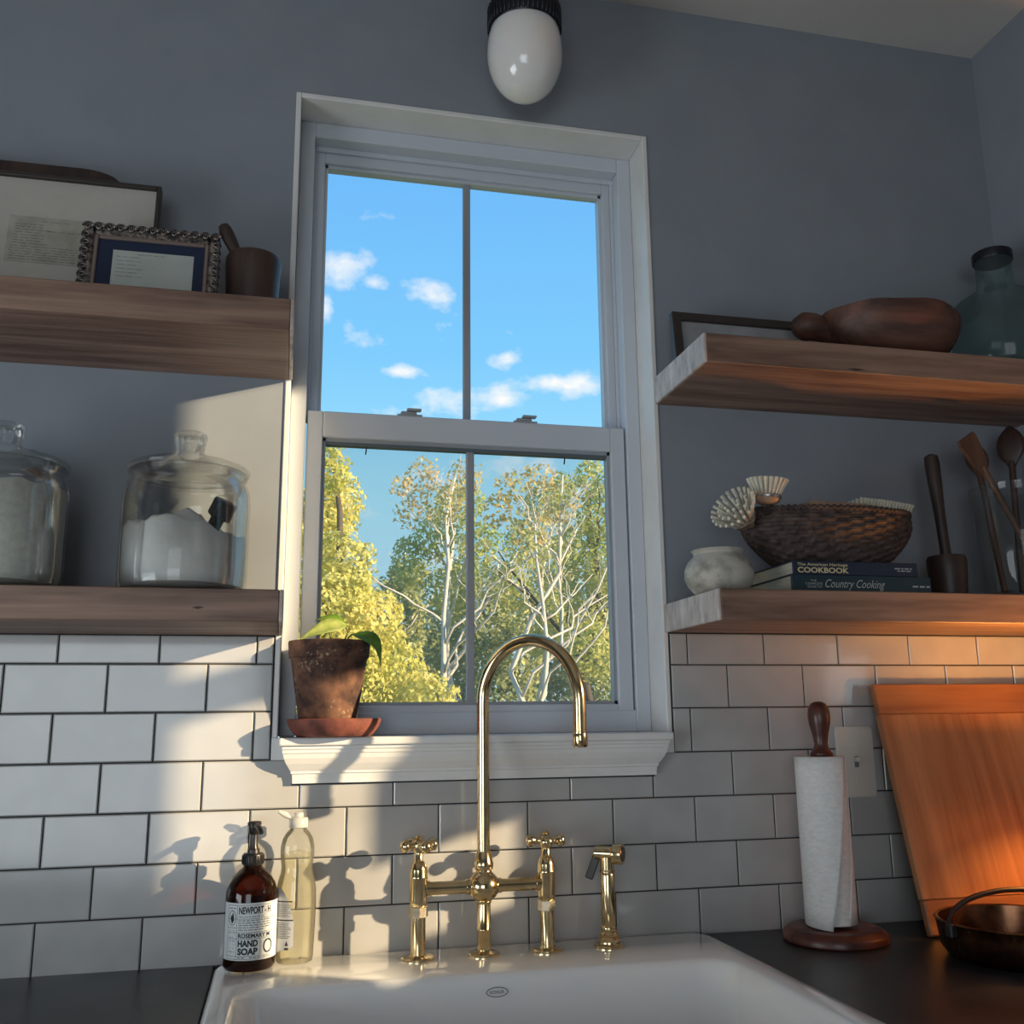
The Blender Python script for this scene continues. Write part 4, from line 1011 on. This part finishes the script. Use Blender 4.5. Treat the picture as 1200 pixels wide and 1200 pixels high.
# ================================================================== RIGHT COUNTER
th = thing('paper_towel_holder', 'turned dark red wooden paper towel holder on the dark counter', 'holder', (1.273, -.108, CTR))
lathe('base', [(0, 0), (.082, 0), (.0855, .003), (.0855, .012), (.0830, .0155), (.0790, .017), (.0765, .0205), (.0720, .0225), (0, .0225)], M['redwood'], th, 48)
lathe('post', [(.010, .022), (.010, .305)], M['redwood'], th, 16)
lathe('finial', [(.0185, .2985), (.0195, .300), (.0195, .3055), (.0175, .308), (.0130, .313), (.0112, .322), (.0135, .337), (.0180, .355), (.0195, .368), (.0180, .381), (.0130, .3905), (.006, .394), (0, .3945)], M['redwood'], th, 28)
tr_ = thing('paper_towel_roll', 'white paper towel roll with a loose sheet edge on the wooden holder', 'paper towel', (1.268, -.108, CTR+.0295))
H = .271; geoV, geoF = [], []
ns = 64; nzz = 10
for i in range(nzz+1):
    z_ = H*i/nzz; k_ = 1-z_/H
    end = radians(300-58*k_**1.2)                      # the free edge slants across the roll
    for j in range(ns+1):
        t_ = j/ns; a = end-(1-t_)*5.6; r_ = .0428+(.0035+.0045*k_)*max(0, (t_-.72)/.28)**2
        geoV.append((r_*cos(a), r_*sin(a), z_-.006*k_*max(0, (t_-.6)/.4)))
for i in range(nzz):
    for j in range(ns): a = i*(ns+1)+j; geoF.append((a, a+1, a+ns+2, a+ns+1))
sh = link('outer_sheet', geoV, geoF, M['towel'], tr_, True); sd = sh.modifiers.new('thickness', 'SOLIDIFY'); sd.thickness = .0012
lathe('roll', [(.019, 0), (.0415, 0), (.0415, H), (.019, H), (.019, 0)], M['towel'], tr_, 48)

swp = thing('light_switch', 'cream toggle light switch plate on the tiles behind the cutting board', 'light switch', (1.402, 0, 1.139))
prism('plate', [(-.039, 0), (.039, 0), (.039, .128), (-.039, .128)], -.0075, .0005, M['plate'], swp, .003)
box('toggle_slot', (-.0045, -.0079, .054), (.0045, -.0070, .074), M['greyink'], swp)
tg = box('toggle', (-.0042, -.020, .064), (.0042, -.0070, .073), M['plate'], swp, .0015); tg.rotation_euler = (0, 0, 0)
for z_ in (.034, .094):
    lathe('screw', [(0, 0), (.0034, 0), (.0034, .0008), (0, .0016)], M['plate'], swp, 14).matrix_local = Matrix.Translation((0, -.0075, z_)) @ Matrix.Rotation(pi/2, 4, 'X')

cb_ = thing('cutting_board', 'large maple cutting board with breadboard ends leaning on the tiled wall', 'cutting board', (1.637, -.129, CTR), (-.252, 0, 0))
HB, WB, E2 = .437, .205, .058
n_pl = 1
box('panel', (-WB, -.015, E2), (WB, 0, HB-E2), M['board'], cb_, .001)
box('end_cap', (-WB, -.015, 0), (WB, 0, E2-.0006), M['boardx'], cb_, .002); box('end_cap', (-WB, -.015, HB-E2+.0006), (WB, 0, HB), M['boardx'], cb_, .002)

pn = thing('copper_pan', 'dark copper pan with an arched iron bail handle on the counter', 'pan', (1.480, -.300, CTR))
lathe('pan_body', [(0, 0), (.098, 0), (.108, .004), (.1165, .016), (.1200, .040), (.1215, .053), (.1240, .0565), (.1215, .0590), (.1175, .0575), (.1150, .040), (.110, .014), (0, .006)], M['copper'], pn, 48)
pts = []
for i in range(25):
    a = pi*i/24; pts.append((-.128*cos(a), -.005+.02*sin(a), .052+.046*sin(a)))
tube('bail_handle', pts, [.0026 if i < 4 or i > 20 else .0042 for i in range(25)], M['iron'], pn, 12)
for s in (-1, 1): box('handle_lug', (s*.124-.006, -.010, .038), (s*.124+.006, .006, .058), M['iron'], pn, .002)

# ------------------------------------------------------------------ shaded lamp, to the right of the frame, whose warm light falls on the board and shelf
lp = thing('table_lamp', 'small table lamp with an amber shade on the counter by the right wall', 'lamp', (1.690, -.300, CTR))
lathe('base', [(0, 0), (.042, 0), (.045, .004), (.042, .012), (.020, .020), (.012, .040), (.016, .070), (.012, .110), (.007, .130), (.007, .255)], M['brass'], lp, 32)
ms = bpy.data.materials.new('amber_shade'); ms.use_nodes = True; t = ms.node_tree; t.nodes.clear()
tl = N('ShaderNodeBsdfTranslucent', t); tl.inputs[0].default_value = (.05, .012, .003, 1); df = N('ShaderNodeBsdfDiffuse', t); df.inputs[0].default_value = (.45, .22, .09, 1)
mi = N('ShaderNodeMixShader', t); mi.inputs[0].default_value = .5; t.links.new(tl.outputs[0], mi.inputs[1]); t.links.new(df.outputs[0], mi.inputs[2])
o_ = N('ShaderNodeOutputMaterial', t); t.links.new(mi.outputs[0], o_.inputs[0])
V, F = [], []
for i in range(41):
    a = 2*pi*i/40; V += [(.066*cos(a), .066*sin(a), .250), (.050*cos(a), .050*sin(a), .329)]
    if i: F.append((2*i-2, 2*i, 2*i+1, 2*i-1))
link('lamp_shade', V, F, ms, lp, True)
bulbm = mat('bulb_glass', (1, .5, .2), .3); bsdf(bulbm).inputs['Emission Color'].default_value = (1, .40, .10, 1); bsdf(bulbm).inputs['Emission Strength'].default_value = 8
pl_ = bpy.data.lights.new('lamp_light', 'POINT'); pl_.energy = 6.6; pl_.color = (1.0, .42, .085); pl_.shadow_soft_size = .02
plo = bpy.data.objects.new('lamp_light', pl_); C.objects.link(plo); plo.parent = lp; plo.location = (0, 0, .309)
lathe('bulb', [(0, .250), (.010, .252), (.013, .260), (.016, .268), (.016, .276), (.012, .284), (0, .287)], bulbm, lp, 20)

# ================================================================== CEILING LIGHT
q = at(615, 62, y=-.115)
cl_ = thing('ceiling_light', 'egg-shaped opal glass ceiling light with a dark ribbed fitter', 'ceiling light', (q.x, -.115, ZC))
zb = at(615, 115, y=-.115).z-ZC; gr = .0715
zc_ = zb+.092
pf = [(0, zb)]+[(gr*sin(a)**.92, zc_-.092*cos(a)) for a in [i*pi/2/12 for i in range(1, 13)]]+[(gr*.99, zc_+.02), (gr*.93, zc_+.045), (gr*.82, zc_+.066), (gr*.74, zc_+.075)]
lathe('globe', pf, M['opal'], cl_, 48)
zf = zc_+.048
lathe('fitter', [(.040, zf+.012), (.0660, zf), (.0690, zf+.004), (.0690, zf+.045), (.0600, zf+.060), (.0600, -.012), (.075, -.010), (.078, 0)], M['fitter'], cl_, 48)
geo = []
for k in range(48):
    a = 2*pi*k/48; c_, s_ = cos(a), sin(a); geo.append(tube_data([(.0692*c_, .0692*s_, zf+.002), (.0692*c_, .0692*s_, zf+.046)], .0022, 6))
link('fitter_ribs', *merge(geo), M['fitter'], cl_, True)

# ================================================================== OUTSIDE
gm = noisy(mat('meadow', rough=1), (.10, .13, .03), (.22, .22, .07), (.5, .5, .5))
gnd = link('ground', [(-60, .2, -.6), (60, .2, -.6), (60, 90, -.6), (-60, 90, -.6)], [(0, 1, 2, 3)], gm); gnd['kind'] = 'structure'
M['barkpale'] = noisy(mat('pale_bark', rough=.9), (.55, .51, .45), (.85, .80, .72), (3, 3, 1))
M['barkdark'] = noisy(mat('dark_bark', rough=.9), (.05, .04, .03), (.14, .11, .08), (3, 3, 1))
LEAF = {'yellow': leafmat('yellow_green_leaves', (.55, .58, .12), (.92, .84, .30), 1.6, .45), 'green': leafmat('green_leaves', (.34, .46, .12), (.80, .74, .28), 1.4, .45),
        'dark': leafmat('dark_green_leaves', (.24, .32, .14), (.60, .62, .28), 1.0, .4), 'orange': leafmat('orange_green_leaves', (.48, .50, .18), (.90, .66, .32), 1.2, .45)}
def foliage(blobs, size0, dens, rng):
    """blobs: centre, rx, ry, rz -> many small leaves as rhombic quads near each blob's surface"""
    V, F = [], []
    for c, rx, ry, rz in blobs:
        size = size0*.78; n_ = int(dens*2.6*(rx*rz+ry*rz+rx*ry)*4.2)
        for _ in range(n_):
            while True:
                d = Vector((rng.uniform(-1, 1), rng.uniform(-1, 1), rng.uniform(-1, 1)))
                if .05 < d.length < 1: break
            d.normalize(); k = rng.uniform(.45, 1.0)**.6
            wob = 1+.28*noise.noise(d*2.3+c)
            p = Vector((c.x+d.x*rx*k*wob, c.y+d.y*ry*k*wob, c.z+d.z*rz*k*wob))
            n1 = (d+Vector((rng.uniform(-1, 1), rng.uniform(-1, 1), rng.uniform(-1, 1)))*.9).normalized()
            u_ = n1.orthogonal().normalized(); v_ = n1.cross(u_); a = rng.random()*6.28
            e1 = (u_*cos(a)+v_*sin(a))*size*rng.uniform(.7, 1.3); e2 = (v_*cos(a)-u_*sin(a))*size*.55
            b = len(V); V += [p-e1, p+e2, p+e1, p-e2]; F.append((b, b+1, b+2, b+3))
    return V, F
def limbs(base, top, r0, rng, n_br=7, spread=.35, kink=.04, lv=2):
    geo = []
    def grow(a, b, r_, level):
        n_ = 7; pts = []
        for i in range(n_+1):
            t_ = i/n_; w_ = (b-a).length*kink
            pts.append(a.lerp(b, t_)+Vector((rng.uniform(-w_, w_), rng.uniform(-w_, w_), 0))*(1 if 0 < i else 0))
        geo.append(tube_data(pts, [r_*(1-.72*i/n_) for i in range(n_+1)], 7 if level == 0 else 5))
        if level < lv:
            for k in range(n_br if level == 0 else 3):
                t_ = rng.uniform(.35, .95); i = min(n_-1, int(t_*n_)); p = pts[i].lerp(pts[i+1], t_*n_-i)
                L_ = (b-a).length*(1.05-t_)*rng.uniform(.5, .9)+.25
                ang = rng.uniform(0, 2*pi); up_ = (b-a).normalized()
                d = (up_*rng.uniform(.5, 1.1)+Vector((cos(ang), sin(ang)*.6, rng.uniform(0, .3)))*spread*2.2).normalized()
                grow(p, p+d*L_, r_*(1-.72*t_)*.62, level+1)
    grow(base, top, r0, 0)
    return merge(geo)
def tree(name, label, Y, cpx, top, blobs, leafkind, size, dens, seed, bark, r0=.12, n_br=7, group='trees beyond the window', spread=.35, lv=2, kink=.03):
    rng = random.Random(seed)
    b0 = at(cpx, 820, y=Y); base = Vector((b0.x, Y, -.6)); tp = at(*top, y=Y)
    t = thing(name, label, 'tree', tuple(base), group=group)
    V, F = limbs(Vector((0, 0, 0)), Vector((tp.x, tp.y, tp.z))-base, r0, rng, n_br, spread, kink, lv)
    link('trunk', V, F, bark, t, True)
    if blobs:
        bl = []; mpp = (Y-CAM.y)*1.03/FPX
        for bx, by, rx, rz in blobs:
            c = at(bx, by, y=Y+rng.uniform(-.6, .6)); bl.append((c-base, rx*mpp, min(rx, 60)*mpp, rz*mpp))
        V, F = foliage(bl, size, dens, rng); link('foliage', V, F, LEAF[leafkind], t, kind='stuff')
    return t
Bp, Bd = M['barkpale'], M['barkdark']
tree('evergreen_tree', 'tall yellow-green tree seen beyond the plant pot', 13.5, 385, (392, 540),
     [(388, 552, 24, 32), (400, 590, 28, 40), (375, 620, 40, 50), (405, 665, 34, 45), (385, 720, 58, 60), (436, 730, 40, 45), (460, 790, 46, 50), (400, 800, 70, 60), (500, 822, 36, 34), (350, 650, 40, 80), (330, 760, 60, 80)], 'yellow', .062, 135, 1, Bd, .12, 5, spread=.12, lv=0)
tree('birch_tree', 'pale-barked tree with forked bare branches in the middle of the window', 18.5, 500, (528, 555),
     [(495, 560, 22, 26), (520, 590, 30, 26), (480, 600, 20, 22), (545, 560, 22, 22), (470, 570, 14, 14)], 'orange', .075, 30, 2, Bp, .085, 9, spread=.42, kink=.05)
tree('birch_tree', 'pale-barked tree leaning right with orange-tinged leaves', 15.6, 596, (650, 560),
     [(600, 575, 24, 26), (630, 560, 24, 20), (655, 590, 26, 30), (620, 620, 28, 28), (580, 600, 18, 24)], 'orange', .075, 34, 3, Bp, .075, 9, spread=.42, kink=.05)
tree('birch_tree', 'slim pale tree whose white trunk forks behind the faucet arch', 15, 612, (640, 610), [(635, 640, 20, 24), (600, 660, 18, 22)], 'green', .08, 10, 4, Bp, .07, 6, spread=.35, kink=.05)
tree('birch_tree', 'slender white trunk standing right of the faucet arch', 16, 668, (662, 620), [(665, 640, 20, 30)], 'green', .08, 10, 14, Bp, .06, 5, spread=.3, kink=.05)
tree('leafy_tree', 'bushy green and gold tree at the right edge of the window', 18, 690, (690, 575),
     [(690, 560, 20, 24), (700, 600, 30, 36), (675, 640, 30, 36), (712, 660, 30, 44), (690, 700, 36, 40), (725, 575, 24, 30), (735, 640, 34, 60), (745, 720, 44, 70), (690, 760, 36, 40)], 'green', .072, 75, 5, Bd, .13)
tree('leafy_tree', 'gold-green tree with an open crown in mid-distance', 21, 640, (640, 575),
     [(640, 590, 28, 30), (660, 570, 18, 18), (615, 640, 26, 34), (650, 660, 34, 40), (600, 690, 26, 30), (640, 730, 40, 40)], 'green', .08, 58, 6, Bp, .10)
tree('leafy_tree', 'open green tree behind the pale birches', 23, 530, (535, 575),
     [(540, 590, 30, 30), (510, 630, 28, 30), (560, 640, 30, 34), (530, 690, 40, 36), (480, 660, 24, 34)], 'green', .09, 46, 7, Bp, .12)
for i, (px, s_) in enumerate(((420, 61), (480, 62), (535, 63), (590, 64), (645, 65), (700, 66), (760, 67))):
    lab_ = ('shadowy dark green tree behind the yellow evergreen', 'shadowy dark green tree left of the middle birch', 'shadowy dark green tree behind the middle birch', 'shadowy dark green tree behind the leaning birch',
            'shadowy dark green tree framed by the faucet arch', 'shadowy dark green tree behind the gold-green crown', 'shadowy dark green tree beyond the right window edge')[i]
    tree('woodland_tree', lab_, 26+(i % 3)*3.2, px, (px+random.uniform(-6, 6), 640+random.uniform(-20, 30)),
         [(px-14, 730+random.uniform(-15, 15), 34, 45), (px+14, 770, 36, 50), (px, 820, 40, 50), (px+random.uniform(-10, 10), 690, 24, 34)], 'dark', .11, 42, s_, Bp, .11, 5, 'dark woodland trees', lv=1)
# trees further round, out of the frame from here
for i, (px, Y) in enumerate(((180, 17), (40, 20), (880, 19), (1020, 17), (1180, 22))):
    lab_ = ('broad green tree standing left of the yellow evergreen', 'broad green tree far left of the yellow evergreen', 'broad green tree right of the window view', 'second broad green tree right of the window view', 'broad green tree far right of the window view')[i]
    tree('leafy_tree', lab_, Y, px, (px, 590), [(px, 620, 60, 60), (px-30, 720, 60, 80), (px+35, 740, 60, 80)], 'green', .12, 9, 80+i, Bd, .13, group='trees out of view', lv=1)
